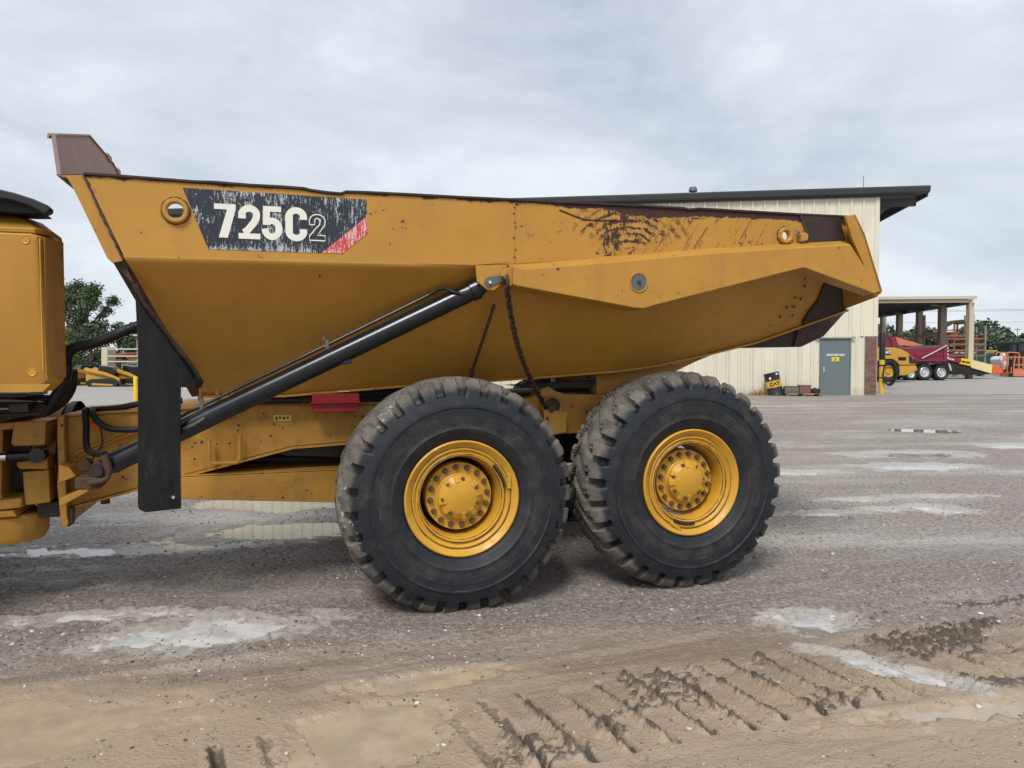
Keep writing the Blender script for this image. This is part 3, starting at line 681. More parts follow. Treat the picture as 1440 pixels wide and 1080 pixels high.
# --- dump body
TOP = [(-2.201, 2.745), (-2.03, 2.744), (-1.82, 2.741), (-1.62, 2.738), (-1.513, 2.742), (-1.3, 2.738), (-1.12, 2.740), (-0.99, 2.738), (-0.955, 2.730), (-0.85, 2.722), (-0.77, 2.720), (-0.74, 2.734), (-0.60, 2.738), (-0.3, 2.742), (0.0, 2.744), (0.3, 2.749), (0.62, 2.750), (0.95, 2.756), (1.3, 2.762), (1.62, 2.764), (1.66, 2.757), (1.74, 2.768), (2.2, 2.771), (2.6, 2.773), (3.03, 2.779)]
FOLD = [(-2.003, 2.290), (-1.112, 2.298), (-0.274, 2.306), (0.081, 2.308), (0.75, 2.38), (1.5, 2.44), (2.2, 2.50), (3.09, 2.58)]
for side in (0, 1):
    t0, t1 = (0.05, 0.066) if not side else (mir(0.066), mir(0.05))
    mb = MB().plate(TOP + list(reversed(FOLD)), [circ(-1.722, 2.561, 0.046), circ(2.468, 2.609, 0.034)], t0, t1)
    P('side_panel', 'band', mb)
    if not side:
        flg = [(-2.335, 2.728), (-2.29, 2.722), (-2.262, 2.67), (-2.09, 2.272), (-2.066, 2.248), (-2.012, 2.262), (-2.206, 2.742)]
        P('front_flange', 'yellow', MB().prism(flg, 0.058, 0.088))
        P('flange_backing', 'rust', MB().prism([(-2.25, 2.70), (-2.05, 2.24), (-1.98, 2.26), (-2.17, 2.72)], 0.090, 0.112))
        sm_ = [(-2.203 + 0.195 * k / 26, 0.052, 2.738 - 0.468 * k / 26) for k in range(27)]
        P('flange_seam', 'rust', MB().tube([(x + random.uniform(-.004, .004), t, z) for x, t, z in sm_], [random.uniform(0.004, 0.0115) for _ in sm_], 6))
        P('top_rail', 'rust_plate', MB().loft([[(x, 0.036, z - 0.004), (x, 0.036, z + 0.008), (x, 0.16, z + 0.010), (x, 0.16, z - 0.03), (x, 0.09, z - 0.03)] for x, z in TOP]))
        for hx, hz, hr in ((-1.722, 2.561, 0.046), (2.468, 2.609, 0.034)):
            P('lifting_ring', 'yellow', MB().lathe([(hr, 0.067), (hr - 0.001, 0.03), (hr + 0.008, 0.022), (hr + 0.020, 0.022), (hr + 0.028, 0.034), (hr + 0.030, 0.052)], 32, c=(hx, 0, hz)))
            wl_ = [2 * math.pi * k / 30 for k in range(31)]
            P('ring_weld', 'rust', MB().tube([(hx + (hr + 0.030) * math.cos(a), 0.047, hz + (hr + 0.030) * math.sin(a)) for a in wl_], [random.uniform(0.003, 0.009) for _ in wl_], 6))
    else:
        P('top_rail', 'rust_plate', MB().loft([[(x, mir(0.036), z - 0.004), (x, mir(0.036), z + 0.008), (x, mir(0.16), z + 0.010), (x, mir(0.16), z - 0.03), (x, mir(0.09), z - 0.03)] for x, z in TOP]))
# rolled fold between the band and the sloping side
LOW = [(-1.645, 1.443, .75), (-1.115, 1.442, .75), (-0.28, 1.502, .75), (0.39, 1.533, .75), (0.90, 1.566, .74), (1.43, 1.603, .73), (1.75, 1.643, .72), (2.19, 1.729, .70), (2.66, 1.837, .67), (3.05, 1.972, .60), (3.40, 2.105, .48)]
def foldz(s):
    return float(np.interp(s, [p[0] for p in FOLD], [p[1] for p in FOLD]))
ups = [-2.003, -1.25, -0.33, 0.36, 0.88, 1.40, 1.72, 2.12, 2.55, 2.85, 3.09]
for side in (0, 1):
    f = (lambda t: t) if not side else mir
    secs = []
    for u, (s, z, t) in zip(ups, LOW):
        fz = foldz(u); a = Vector((u, 0.05, fz)); b = Vector((s, t, z))
        pts = [a, a + Vector((0.0, 0.003, -0.012)), a.lerp(b, 0.03) + Vector((0, -0.010, -0.006)), a.lerp(b, 0.06), a.lerp(b, 0.5), b]
        q = [(p.x, f(p.y), p.z) for p in pts] + [(p.x, f(p.y + 0.02), p.z + 0.02) for p in reversed(pts)]
        secs.append(q)
    P('sloping_side', 'yellow_clean', MB().loft(secs), smooth=60)
    # lit lower edge flange along the floor
    sec = [[(s, f(t - 0.030), z - 0.002), (s, f(t - 0.030), z - 0.018), (s, f(t + 0.04), z - 0.018), (s, f(t + 0.04), z - 0.002)] for s, z, t in LOW]
    P('floor_flange', 'yellow', MB().loft(sec))
if True:   # worn rust at the tail of the sloping side: a wear plate welded on
    def onside(u, k):
        i = min(max(u, 0), 1); a = Vector((2.62 + 0.47 * u, 0.05, foldz(2.62 + 0.47 * u))); b = Vector((2.66 + 0.74 * u, 0.67 - 0.19 * u, 1.837 + 0.268 * u)); p = a.lerp(b, k)
        return (p.x, p.y - 0.007, p.z - 0.008)
    poly = [onside(0.66, 0.16), onside(0.99, 0.10), onside(0.99, 0.98), onside(0.50, 0.98), onside(0.53, 0.85), onside(0.61, 0.70), onside(0.63, 0.52), onside(0.68, 0.36)]
    P('tail_wear_plate', 'rust_plate', MB().loft([poly, [(x, y + 0.012, z + 0.014) for x, y, z in poly]]), smooth=0)
    hp = MB()
    for a, b, r in ((0.30, 0.36, .011), (0.34, 0.45, .014), (0.26, 0.56, .010), (0.20, 0.66, .012), (0.30, 0.68, .016), (0.16, 0.76, .012), (0.33, 0.80, .011), (0.08, 0.84, .009), (0.36, 0.60, .013)):
        p = Vector(onside(a, b)); q = [random.uniform(0.55, 1.35) for _ in range(9)]; hp.add([(p.x + r * q[i] * math.cos(k), p.y - 0.66 * r * q[i] * math.sin(k), p.z + 0.75 * r * q[i] * 1.3 * math.sin(k)) for i, k in enumerate([2 * math.pi * i / 9 for i in range(9)])], [tuple(range(9))])
    P('paint_chip', 'rust_plate', hp, smooth=0)['kind'] = 'stuff'
fe = [Vector((-2.003, 0.055, 2.29)).lerp(Vector((-1.645, 0.75, 1.443)), k) for k in (0, 0.2, 0.4, 0.6, 0.8, 1.0)]
P('front_wall_edge', 'rust', MB().loft([[(p.x - 0.075, p.y + 0.01, p.z - 0.01), (p.x + 0.01, p.y + 0.004, p.z), (p.x + 0.01, p.y + 0.03, p.z + 0.02), (p.x - 0.075, p.y + 0.04, p.z + 0.02)] for p in fe]), smooth=0)
for u, zc, r in ((0.02, 2.06, .016), (1.20, 2.05, .022), (-0.9, 2.21, .008), (0.45, 1.75, .007)):   # single paint chips on the sloping side
    t = 0.05 + 0.87 * (foldz(u) - zc) - 0.012; q = [random.uniform(0.5, 1.3) for _ in range(9)]
    P('paint_chip', 'rust_plate', MB().add([(u + 0.7 * r * q[i] * math.cos(k), t - 0.66 * r * q[i] * math.sin(k), zc + 0.9 * r * q[i] * math.sin(k)) for i, k in enumerate([2 * math.pi * i / 9 for i in range(9)])], [tuple(range(9))]), smooth=0)
# floor, front wall, tail box
fl = MB()
fl.loft([[(s, t + 0.01, z - 0.012), (s, mir(t) - 0.01, z - 0.012), (s, mir(t) - 0.01, z + 0.02), (s, t + 0.01, z + 0.02)] for s, z, t in LOW])
P('floor', 'yellow_clean', fl, smooth=0)
fw = [(-2.203, 0.09, 2.735), (-2.003, 0.06, 2.29), (-1.65, 0.76, 1.45), (-1.65, mir(0.76), 1.45), (-2.003, mir(0.09), 2.29), (-2.203, mir(0.09), 2.735)]
P('front_wall', 'yellow', MB().loft([fw, [(x + 0.03, y, z + 0.012) for x, y, z in fw]]), smooth=0)
P('wall_gusset', 'rust', MB().prism([(-2.066, 2.247), (-2.010, 2.262), (-1.955, 2.12), (-1.99, 2.165)], 0.10, 0.13))
# headboard leaning forward over the hitch
def lean(z): return -2.340 - (z - 2.728) * 0.11
hb = [(0.06, 2.728), (0.06, 2.955), (1.0, 3.205), (1.8, 3.205), (2.74, 2.955), (2.74, 2.728)]
P('headboard', 'dusty_plate', MB().loft([[(lean(z), t, z) for t, z in hb], [(lean(z) + 0.022, t, z) for t, z in hb]]), smooth=0)
P('headboard_lip', 'dusty_plate', MB().loft([[(lean(z) + a, t, z + b) for a, b in ((-0.022, -0.022), (-0.018, 0.008), (0.03, 0.010), (0.034, 0.0), (-0.008, -0.004), (-0.012, -0.022))] for t, z in hb[1:5]]), smooth=0)
P('headboard_base', 'rust', MB().prism([(-2.345, 2.735), (-2.20, 2.748), (-2.20, 2.735), (-2.30, 2.712)], 0.06, mir(0.06)), smooth=0)
notch = MB()
for t, z, w in ((1.55, 3.20, 0.14), (1.9, 3.175, 0.12), (2.3, 3.07, 0.12)): notch.box(lean(z) - 0.01, lean(z) + 0.035, t, t + w, z - 0.01, z + 0.03)
P('torn_edge', 'dusty_plate', notch)

# raised stiffener along the rear half of the side
face = [(0.317, 2.300), (0.381, 2.278), (1.1, 2.358), (1.777, 2.438), (2.4, 2.497), (2.965, 2.548), (3.243, 2.205), (3.19, 2.186), (2.62, 2.345), (2.549, 2.362), (1.325, 2.058), (1.255, 2.038), (1.19, 2.040), (0.345, 2.168), (0.317, 2.177)]
back = [(0.317, 2.322), (0.40, 2.327), (1.1, 2.408), (1.777, 2.486), (2.4, 2.545), (2.975, 2.598), (3.245, 2.215), (3.19, 2.18), (2.62, 2.335), (2.549, 2.352), (1.325, 2.052), (1.255, 2.034), (1.19, 2.036), (0.345, 2.162), (0.317, 2.172)]
tb = [0.056, 0.056, 0.056, 0.056, 0.056, 0.056, 0.04, 0.06, 0.09, 0.09, 0.12, 0.12, 0.12, 0.12, 0.12]
P('side_beam', 'yellow', MB().loft([[(x, -0.07, z) for x, z in face], [(x, t, z) for (x, z), t in zip(back, tb)]]), bevel=0.008)
P('side_beam', 'yellow', MB().loft([[(x, mir(-0.07), z) for x, z in face], [(x, mir(t), z) for (x, z), t in zip(back, tb)]]), bevel=0.008)
P('pivot_cover', 'grey_metal', MB().lathe([(0, -0.075), (0.056, -0.075), (0.058, -0.071), (0.058, -0.05)], 40, c=(1.215, 0, 2.216)))
P('pivot_ring', 'yellow', MB().lathe([(0.058, -0.074), (0.062, -0.078), (0.067, -0.078), (0.069, -0.068)], 40, c=(1.215, 0, 2.216)))
P('pivot_bolt', 'rust', MB().lathe([(0, -0.090), (0.012, -0.090), (0.014, -0.086), (0.014, -0.074)], 6, c=(1.215, 0, 2.216)))
sv = [2.735 - 0.40 * k / 24 for k in range(25)]
P('weld_seam', 'yellow', MB().tube([(0.362 + random.uniform(-.002, .002), 0.049, z) for z in sv], [random.uniform(0.003, 0.0055) for _ in sv], 6))
for z in (2.70, 2.66, 2.60, 2.57, 2.50, 2.42, 2.37): P('rust_spot', 'rust', MB().lathe([(0, -0.002), (0.006, -0.001), (0.007, 0.004)], 7, c=(0.362 + random.uniform(-.006, .006), 0.045, z)))
# rear end plates
P('rear_wear_plate', 'rust_plate', MB().prism([(2.60, 2.768), (2.955, 2.770), (3.01, 2.598), (2.66, 2.572), (2.655, 2.66)], 0.040, 0.052))
P('wear_plate_edge', 'rust', MB().tube([(2.60, 0.042, 2.768), (2.65, 0.042, 2.66), (2.66, 0.042, 2.575)], 0.009, 6))
P('rear_post', 'yellow', MB().prism([(2.935, 2.762), (3.022, 2.782), (3.115, 2.635), (3.285, 2.210), (3.225, 2.197), (3.0, 2.60)], -0.045, -0.02), bevel=0.004)
P('rear_post', 'yellow', MB().prism([(2.935, 2.762), (3.022, 2.782), (3.115, 2.635), (3.285, 2.210), (3.225, 2.197), (3.0, 2.60)], mir(-0.02), mir(-0.045)), bevel=0.004)
P('rear_edge_plate', 'yellow', MB().loft([[(3.022, t, 2.782), (3.115, t, 2.635), (3.285, t, 2.21), (3.27, t, 2.19), (3.10, t, 2.62), (3.01, t, 2.77)] for t in (-0.045, 0.13)]))
P('rear_side_closing', 'yellow', MB().loft([[(3.285, -0.03, 2.205), (3.25, -0.03, 2.168), (3.15, 0.0, 2.20)], [(3.41, 0.50, 2.19), (3.375, 0.50, 2.10), (3.10, 0.22, 2.40)]]), smooth=0)
for x, z in ((3.150, 2.575), (3.190, 2.475), (3.23, 2.375), (3.27, 2.275)):
    P('edge_bolt', 'grey_metal', MB().lathe([(0, 0.028), (0.012, 0.028), (0.015, 0.020), (0.015, 0.0)], 8, axis='x', c=(x - 0.012, 0.02, z)))
tbx = [(2.62, 1.835), (2.72, 1.79), (3.14, 1.792), (3.37, 1.885), (3.62, 2.125), (3.40, 2.10), (3.05, 1.965)]
P('tail_box', 'rust_plate', MB().prism(tbx, 0.72, mir(0.72)), smooth=0)
P('tail_gusset', 'rust', MB().prism([(3.06, 1.80), (3.13, 1.794), (3.22, 1.97), (3.10, 1.95)], 0.70, 0.718), smooth=0)
P('body_lug', 'yellow', MB().prism([(2.585, 2.565), (2.64, 2.575), (2.645, 2.62), (2.62, 2.635), (2.59, 2.62)], 0.0, 0.045), bevel=0.006)
P('tie_hook', 'grey_metal', MB().tube([(2.565, 0.03, 2.59), (2.57, 0.015, 2.64), (2.56, 0.03, 2.655)], 0.008, 8))
# rubbed-in lines on the beam
for pts in ([(0.68, 2.70), (0.86, 2.645), (1.0, 2.645), (1.1, 2.655)],):
    P('scrape_line', 'rust_plate', MB().tube([(x, 0.048, z) for x, z in pts], 0.005, 5))
# hidden stiffener under the body floor
P('body_pivot_frame', 'yellow_dirty', MB().prism([(1.30, 1.60), (2.10, 1.69), (2.62, 1.82), (2.20, 1.665), (1.98, 1.57), (1.86, 1.42), (1.80, 1.25), (1.30, 1.30)], 0.85, 1.0), bevel=0.01)
P('body_pivot_frame', 'yellow_dirty', MB().prism([(1.30, 1.60), (2.10, 1.69), (2.62, 1.82), (2.20, 1.665), (1.98, 1.57), (1.86, 1.42), (1.80, 1.25), (1.30, 1.30)], mir(1.0), mir(0.85)), bevel=0.01)
P('amber_reflector', 'amber', MB().box(1.965, 2.055, 0.832, 0.848, 1.640, 1.685))

# decal and its letters
dec = [(-1.682, 2.700), (-0.612, 2.694), (-0.612, 2.592), (-0.893, 2.349), (-1.546, 2.346)]
decal = P('decal', 'decal_black', MB().prism(dec, 0.0470, 0.0492), smooth=0)
P('red_stripe', 'decal_red', MB().prism([(-0.612, 2.588), (-0.606, 2.485), (-0.765, 2.351), (-0.886, 2.351)], 0.0468, 0.0491), decal, smooth=0)
def ribbon(mb, pts, hx, hz, ox, oz, sx, sz, t0, t1, closed=False):
    n = len(pts); a = []; b = []
    for i in range(n):
        p0 = pts[(i - 1) % n] if (closed or i) else pts[0]; p1 = pts[(i + 1) % n] if (closed or i < n - 1) else pts[-1]
        d = Vector((p1[0] - p0[0], p1[1] - p0[1])).normalized()
        a.append((ox + (pts[i][0] - d.y * hx) * sx, oz + (pts[i][1] + d.x * hz) * sz)); b.append((ox + (pts[i][0] + d.y * hx) * sx, oz + (pts[i][1] - d.x * hz) * sz))
    for i in range(n if closed else n - 1):
        j = (i + 1) % n; q = [a[i], a[j], b[j], b[i]]
        mb.add([(x, t0, z) for x, z in q] + [(x, t1, z) for x, z in q], [(0, 1, 2, 3), (0, 4, 5, 1), (2, 6, 7, 3)])
def arc(cx, cz, rx, rz, a0, a1, n=14): return [(cx + rx * math.cos(R(a0 + (a1 - a0) * k / n)), cz + rz * math.sin(R(a0 + (a1 - a0) * k / n))) for k in range(n + 1)]
T0, T1 = 0.0448, 0.0466
def glyph(name, fn): mb = MB(); fn(mb); return P(name, 'decal_white', mb, decal, smooth=0)
def g7(mb, ox=-1.511, oz=2.418, sx=.122, sz=.200):
    mb.prism([(ox + x * sx, oz + z * sz) for x, z in [(0, 1), (1, 1), (1, .86), (.62, 0), (.20, 0), (.60, .84), (0, .84)]], T0, T1)
def g2(mb, ox=-1.375, oz=2.416, sx=.125, sz=.203):
    ribbon(mb, [(.17, .60), (.17, .72)] + arc(.5, .72, .33, .185, 178, 0, 14) + [(.81, .62), (.70, .48), (.42, .26), (.24, .175)], .17, .10, ox, oz, sx, sz, T0, T1)
    mb.prism([(ox, oz), (ox + sx, oz), (ox + sx, oz + .165 * sz), (ox, oz + .165 * sz)], T0 - 0.0002, T1)
def g5(mb, ox=-1.243, oz=2.416, sx=.122, sz=.203):
    mb.prism([(ox + x * sx, oz + z * sz) for x, z in [(.08, 1), (.94, 1), (.94, .84), (.40, .84), (.40, .68), (.30, .44), (.06, .44)]], T0, T1)
    ribbon(mb, arc(.5, .33, .33, .24, 135, -180, 22), .17, .095, ox, oz, sx, sz, T0 - 0.0002, T1)
def gC(mb, ox=-1.104, oz=2.414, sx=.128, sz=.208):
    ribbon(mb, [(.83, .64), (.83, .72)] + arc(.5, .72, .33, .185, 4, 176, 16) + [(.17, .5)] + arc(.5, .28, .33, .185, 184, 356, 16) + [(.83, .36)], .17, .095, ox, oz, sx, sz, T0, T1)
def go(mb, ox=-0.962, oz=2.424, sx=.094, sz=.160):
    up_ = [(.0, .60), (.0, .74)] + arc(.5, .74, .5, .26, 176, 0, 14) + [(.98, .60), (.80, .46), (.52, .20), (1.0, .20), (1.0, 0), (0, 0), (0, .16), (.40, .46), (.66, .62), (.66, .72)] + arc(.5, .74, .17, .11, 0, 180, 8) + [(.33, .60)]
    ribbon(mb, up_, .035, .022, ox, oz, sx, sz, T0, T1, True)
for nm, fn in (('digit_seven', g7), ('digit_two', g2), ('digit_five', g5), ('letter_c', gC), ('outlined_two', go)): glyph(nm, fn)

# --- chain side: bracket, hoist cylinder, chain
P('hoist_bracket', 'yellow', MB().prism([(0.085, 2.302), (0.30, 2.312), (0.30, 2.262), (0.235, 2.162), (0.205, 2.142), (0.165, 2.146), (0.095, 2.195)], 0.010, 0.034), bevel=0.004)
P('hoist_bracket', 'yellow', MB().prism([(0.085, 2.302), (0.30, 2.312), (0.30, 2.262), (0.235, 2.162), (0.205, 2.142), (0.165, 2.146), (0.095, 2.195)], 0.16, 0.185), bevel=0.004)
P('pin_keeper', 'grey_metal', MB().prism(circ(0.178, 2.195, 0.036, 14)[4:11] + circ(0.262, 2.225, 0.020, 14)[-3:] + circ(0.262, 2.225, 0.020, 14)[:5], 0.0, 0.012), bevel=0.003)
P('pin_bolt', 'chrome', MB().lathe([(0, -0.014), (0.011, -0.014), (0.013, -0.004), (0.013, 0.004)], 8, c=(0.176, 0, 2.193)))
A = Vector((-2.20, 0.47, 1.015)); B = Vector((0.185, 0.10, 2.192)); D = (B - A).normalized()
U = Vector((0, 0, 1)); U = (U - D * U.dot(D)).normalized()          # across the cylinder, upwards
Lc = (B - A).length
cyl = P('hoist_cylinder', 'black_paint', MB().tube([A + D * 0.0, A + D * 0.05, A + D * 0.07, A + D * (Lc - 0.125), A + D * (Lc - 0.12), A + D * (Lc - 0.07), A + D * (Lc - 0.065)], [0.05, 0.068, 0.066, 0.062, 0.070, 0.070, 0.058], 28))
P('gland', 'black_paint', MB().tube([A + D * (Lc - 0.068), A + D * (Lc - 0.05), A + D * (Lc - 0.048), A + D * (Lc - 0.03)], [0.058, 0.058, 0.048, 0.048], 24), cyl)
P('rod_eye', 'grey_metal', MB().lathe([(0.02, 0.05), (0.045, 0.05), (0.045, 0.15), (0.02, 0.15)], 24, c=(B.x, 0, B.z), closed=True), cyl)
def on(k, h, side=0): return A + D * k + U * h + Vector((0, side, 0))
pipe = [on(Lc - 0.20, 0.02, -0.066), on(Lc - 0.24, 0.05, -0.06), on(Lc - 0.27, 0.095, -0.03), on(Lc - 0.31, 0.105, -0.01), on(Lc - 0.40, 0.098), on(1.6, 0.090), on(1.0, 0.086), on(0.62, 0.085), on(0.50, 0.075, -0.03)]
P('hydraulic_pipe', 'black_paint', MB().tube(pipe, 0.0105, 10), cyl)
P('pipe_fitting', 'rust', MB().tube([on(Lc - 0.17, 0.012, -0.075), on(Lc - 0.205, 0.018, -0.07)], 0.014, 8), cyl)
for k in (1.55, 0.68):
    P('pipe_clamp', 'grey_metal', MB().obox(on(k, 0.068), on(k + 0.03, 0.12), 0.03, 0.024).tube([on(k + 0.01, 0.12), on(k + 0.02, 0.15)], 0.008, 6), cyl, bevel=0.003)
P('weld_block', 'black_paint', MB().obox(on(1.60, -0.055, -0.02), on(1.66, -0.072, -0.02), 0.03, 0.03), cyl, bevel=0.004)
P('bleed_fitting', 'grey_metal', MB().tube([on(0.53, 0.005, -0.06), on(0.60, 0.0, -0.075), on(0.68, 0.01, -0.07)], 0.009, 6), cyl)
P('cylinder_base', 'dark_steel', MB().lathe([(0, 0.395), (0.03, 0.395), (0.034, 0.41), (0.052, 0.41), (0.058, 0.418), (0.058, 0.56), (0, 0.56)], 24, c=(A.x - 0.03, 0, A.z - 0.02)), cyl)

lug = P('chain_lug', 'yellow', MB().prism([(0.245, 2.235), (0.262, 2.272), (0.325, 2.305), (0.325, 2.18), (0.30, 2.165), (0.285, 2.215)], -0.035, -0.012), bevel=0.005)
shackle = P('chain', 'rust', MB().tube([(0.282, -0.022 + 0.03 * math.sin(a), 2.24 - 0.035 + 0.05 * math.cos(a)) for a in [2 * math.pi * k / 16 for k in range(15)]], 0.011, 8))
c0 = Vector((0.284, -0.02, 2.185)); c1 = Vector((0.80, 0.70, 1.345)); NL = 27
link = MB(); lp = []
for k in range(20):
    a = 2 * math.pi * k / 20; lp.append((0.0125 * math.cos(a) * 1.25, 0, 0.024 * math.sin(a) + (0.006 if math.sin(a) > 0 else -0.006)))
link.tube(lp + [lp[0]], 0.0066, 6, cap=False); link_me = link.mesh('chain_link', 60); link_me.materials.append(M['rust'])
prev = None
for k in range(NL):
    u = k / (NL - 1); p = c0.lerp(c1, u) + Vector((-0.05 * math.sin(math.pi * u), 0, -0.03 * math.sin(math.pi * u)))
    u2 = min(1, u + 0.02); q = c0.lerp(c1, u2 + 0.001) + Vector((-0.05 * math.sin(math.pi * u2), 0, -0.03 * math.sin(math.pi * u2)))
    d = (q - p).normalized()
    o = bpy.data.objects.new('chain_link', link_me); col.objects.link(o); o.parent = shackle; o.location = p
    o.rotation_mode = 'QUATERNION'; o.rotation_quaternion = d.to_track_quat('Z', 'Y') @ Matrix.Rotation(R(90) * (k % 2) + R(20), 3, 'Z').to_quaternion()
    o.scale = (1.12, 1.12, 1.12 * (c1 - c0).length / (NL - 1) / 0.0355 / 1.12)
P('prop_rod', 'rust', MB().tube([(0.262, 0.20, 2.06), (0.24, 0.32, 1.90), (0.205, 0.60, 1.60)], 0.012, 8).tube([(0.205, 0.60, 1.60), (0.20, 0.66, 1.50)], 0.018, 8).tube([(0.19, 0.60, 1.60), (0.222, 0.60, 1.60)], 0.020, 8))

# --- rear frame
rail = [(-2.52, 1.305), (-2.08, 1.33), (-1.36, 1.355), (-0.60, 1.352), (0.2, 1.352), (0.7, 1.36), (0.7, 1.10), (-0.55, 1.08), (-0.71, 1.075), (-1.06, 1.058), (-1.83, 0.873), (-2.50, 0.70)]
P('frame_rail', 'yellow_dirty', MB().prism(rail, 0.90, 0.95), bevel=0.006)
P('frame_rail', 'yellow_dirty', MB().prism(rail, mir(0.95), mir(0.90)), bevel=0.006)
P('frame_top', 'yellow_dirty', MB().loft([[(x, 0.88, z + 0.002), (x, 0.88, z + 0.018), (x, mir(0.88), z + 0.018), (x, mir(0.88), z + 0.002)] for x, z in rail[:5]]), smooth=0)
P('frame_bottom', 'yellow_dirty', MB().loft([[(x, 0.88, z - 0.018), (x, 0.88, z - 0.002), (x, mir(0.88), z - 0.002), (x, mir(0.88), z - 0.018)] for x, z in rail[7:]]), smooth=0)
P('walking_beam_frame', 'yellow_dirty', MB().prism([(0.55, 1.36), (0.74, 1.40), (0.80, 1.455), (0.86, 1.475), (0.92, 1.44), (1.00, 1.415), (1.30, 1.405), (1.62, 1.445), (1.62, 1.11), (1.0, 1.10), (0.55, 1.08)], 0.76, 0.90), bevel=0.008)
P('frame_deck', 'dark_steel', MB().box(-1.2, 2.3, 0.98, mir(0.98), 1.30, 1.42), smooth=0)
P('rear_frame', 'dark_steel', MB().box(0.3, 2.1, 0.96, mir(0.96), 0.85, 1.28), smooth=0)
ring = P('pivot_boss', 'yellow_dirty', MB().lathe([(0.070, 0.76), (0.070, 0.72), (0.082, 0.715), (0.088, 0.725), (0.088, 0.762)], 32, c=(0.87, 0, 1.32)))
P('boss_cap', 'rust', MB().lathe([(0, 0.735), (0.072, 0.735), (0.072, 0.76)], 32, c=(0.87, 0, 1.32)).lathe([(0, 0.70), (0.03, 0.70), (0.036, 0.735)], 12, c=(0.86, 0, 1.30)), ring)
P('boss_guard', 'yellow_dirty', MB().prism([(0.80, 1.30), (0.99, 1.28), (0.985, 1.12), (0.86, 1.10), (0.80, 1.14)], 0.70, 0.715), bevel=0.004)
P('rest_pad', 'black_rubber', MB().prism([(0.55, 1.485), (1.40, 1.52), (1.55, 1.50), (0.90, 1.455)], 0.86, 0.98), smooth=0)
# triangular suspension arm under the frame
arm = MB().prism([(-1.86, 0.872), (-0.60, 0.874), (-0.60, 0.625), (-1.86, 0.722)], 0.86, 0.90)
P('suspension_arm', 'yellow_dirty', arm, bevel=0.006)
P('suspension_arm', 'yellow_dirty', MB().prism([(-1.86, 0.872), (-0.60, 0.874), (-0.60, 0.625), (-1.86, 0.722)], mir(0.90), mir(0.86)), bevel=0.006)
P('arm_top_plate', 'yellow_dirty', MB().add([(-1.86, 0.86, 0.876), (-0.55, 0.86, 0.878), (-0.55, mir(0.86), 0.878), (-1.86, mir(0.86), 0.876), (-1.86, 0.86, 0.884), (-0.55, 0.86, 0.886), (-0.55, mir(0.86), 0.886), (-1.86, mir(0.86), 0.884)], [(0, 1, 2, 3), (4, 5, 6, 7), (0, 1, 5, 4), (1, 2, 6, 5), (2, 3, 7, 6), (3, 0, 4, 7)]), smooth=0)
P('drive_shaft', 'dark_steel', MB().tube([(-2.6, 1.4, 0.98), (-0.3, 1.4, 0.86), (0.0, 1.4, 0.80)], 0.07, 16))
P('cross_tube', 'dark_steel', MB().prism([(-1.35, 1.05), (-0.35, 1.06), (-0.35, 0.93), (-1.10, 0.98)], 1.0, 1.8), smooth=0)
# fittings on the frame
P('tool_box', 'red', MB().box(-0.930, -0.600, 0.70, 0.86, 1.385, 1.445).box(-0.920, -0.61, 0.74, 0.86, 1.445, 1.455).box(-0.935, -0.595, 0.685, 0.86, 1.375, 1.388).box(-0.925, -0.605, 0.72, 0.86, 1.315, 1.374), bevel=0.005)
P('box_label', 'decal_white', MB().box(-0.75, -0.67, 0.715, 0.73, 1.4575, 1.462), smooth=0)
stick = P('warning_sticker', 'sticker', MB().box(-1.19, -1.07, 0.893, 0.898, 1.245, 1.285), smooth=0)
for k in range(4): P('sticker_ink', 'sticker_ink', MB().box(-1.18 + 0.026 * k, -1.163 + 0.026 * k, 0.890, 0.8925, 1.252 + 0.006 * (k % 2), 1.276), stick, smooth=0)
P('amber_reflector', 'amber', MB().box(-2.365, -2.265, 0.885, 0.897, 1.215, 1.262), bevel=0.003)
P('grab_handle', 'yellow', MB().tube([(-1.62, 0.84, 1.13), (-1.62, 0.82, 0.99), (-1.60, 0.82, 0.965), (-1.44, 0.82, 0.965), (-1.42, 0.82, 0.99), (-1.42, 0.84, 1.16)], 0.014, 8))
P('grab_handle', 'yellow', MB().tube([(-1.66, 0.80, 1.28), (-1.66, 0.72, 1.50), (-1.64, 0.72, 1.525), (-1.48, 0.72, 1.525), (-1.46, 0.72, 1.50), (-1.46, 0.80, 1.30)], 0.014, 8).tube([(-1.56, 0.72, 1.52), (-1.55, 0.76, 1.38)], 0.014, 8))
P('brake_line', 'dark_steel', MB().tube([(-1.25, 0.86, 1.40), (-1.0, 0.84, 1.40), (-0.6, 0.84, 1.43), (-0.2, 0.86, 1.45)], 0.016, 8).tube([(-1.4, 0.87, 1.375), (-0.95, 0.86, 1.375)], 0.012, 8).tube([(-1.0, 0.82, 1.40), (-0.93, 0.82, 1.41)], 0.026, 8))
mud = MB()
for k in range(34):
    x = random.uniform(-1.75, -0.5); z = random.uniform(0.98, 1.3); r = random.uniform(0.004, 0.010)
    if z < np.interp(x, [-1.83, -1.06, -0.7], [0.90, 1.08, 1.10]): continue
    mud.add([(x + r * math.cos(a), 0.8985, z + r * random.uniform(0.6, 1.2) * math.sin(a)) for a in [2 * math.pi * i / 7 for i in range(7)]], [tuple(range(7))])
P('paint_chip', 'rust_plate', mud, smooth=0)['kind'] = 'stuff'

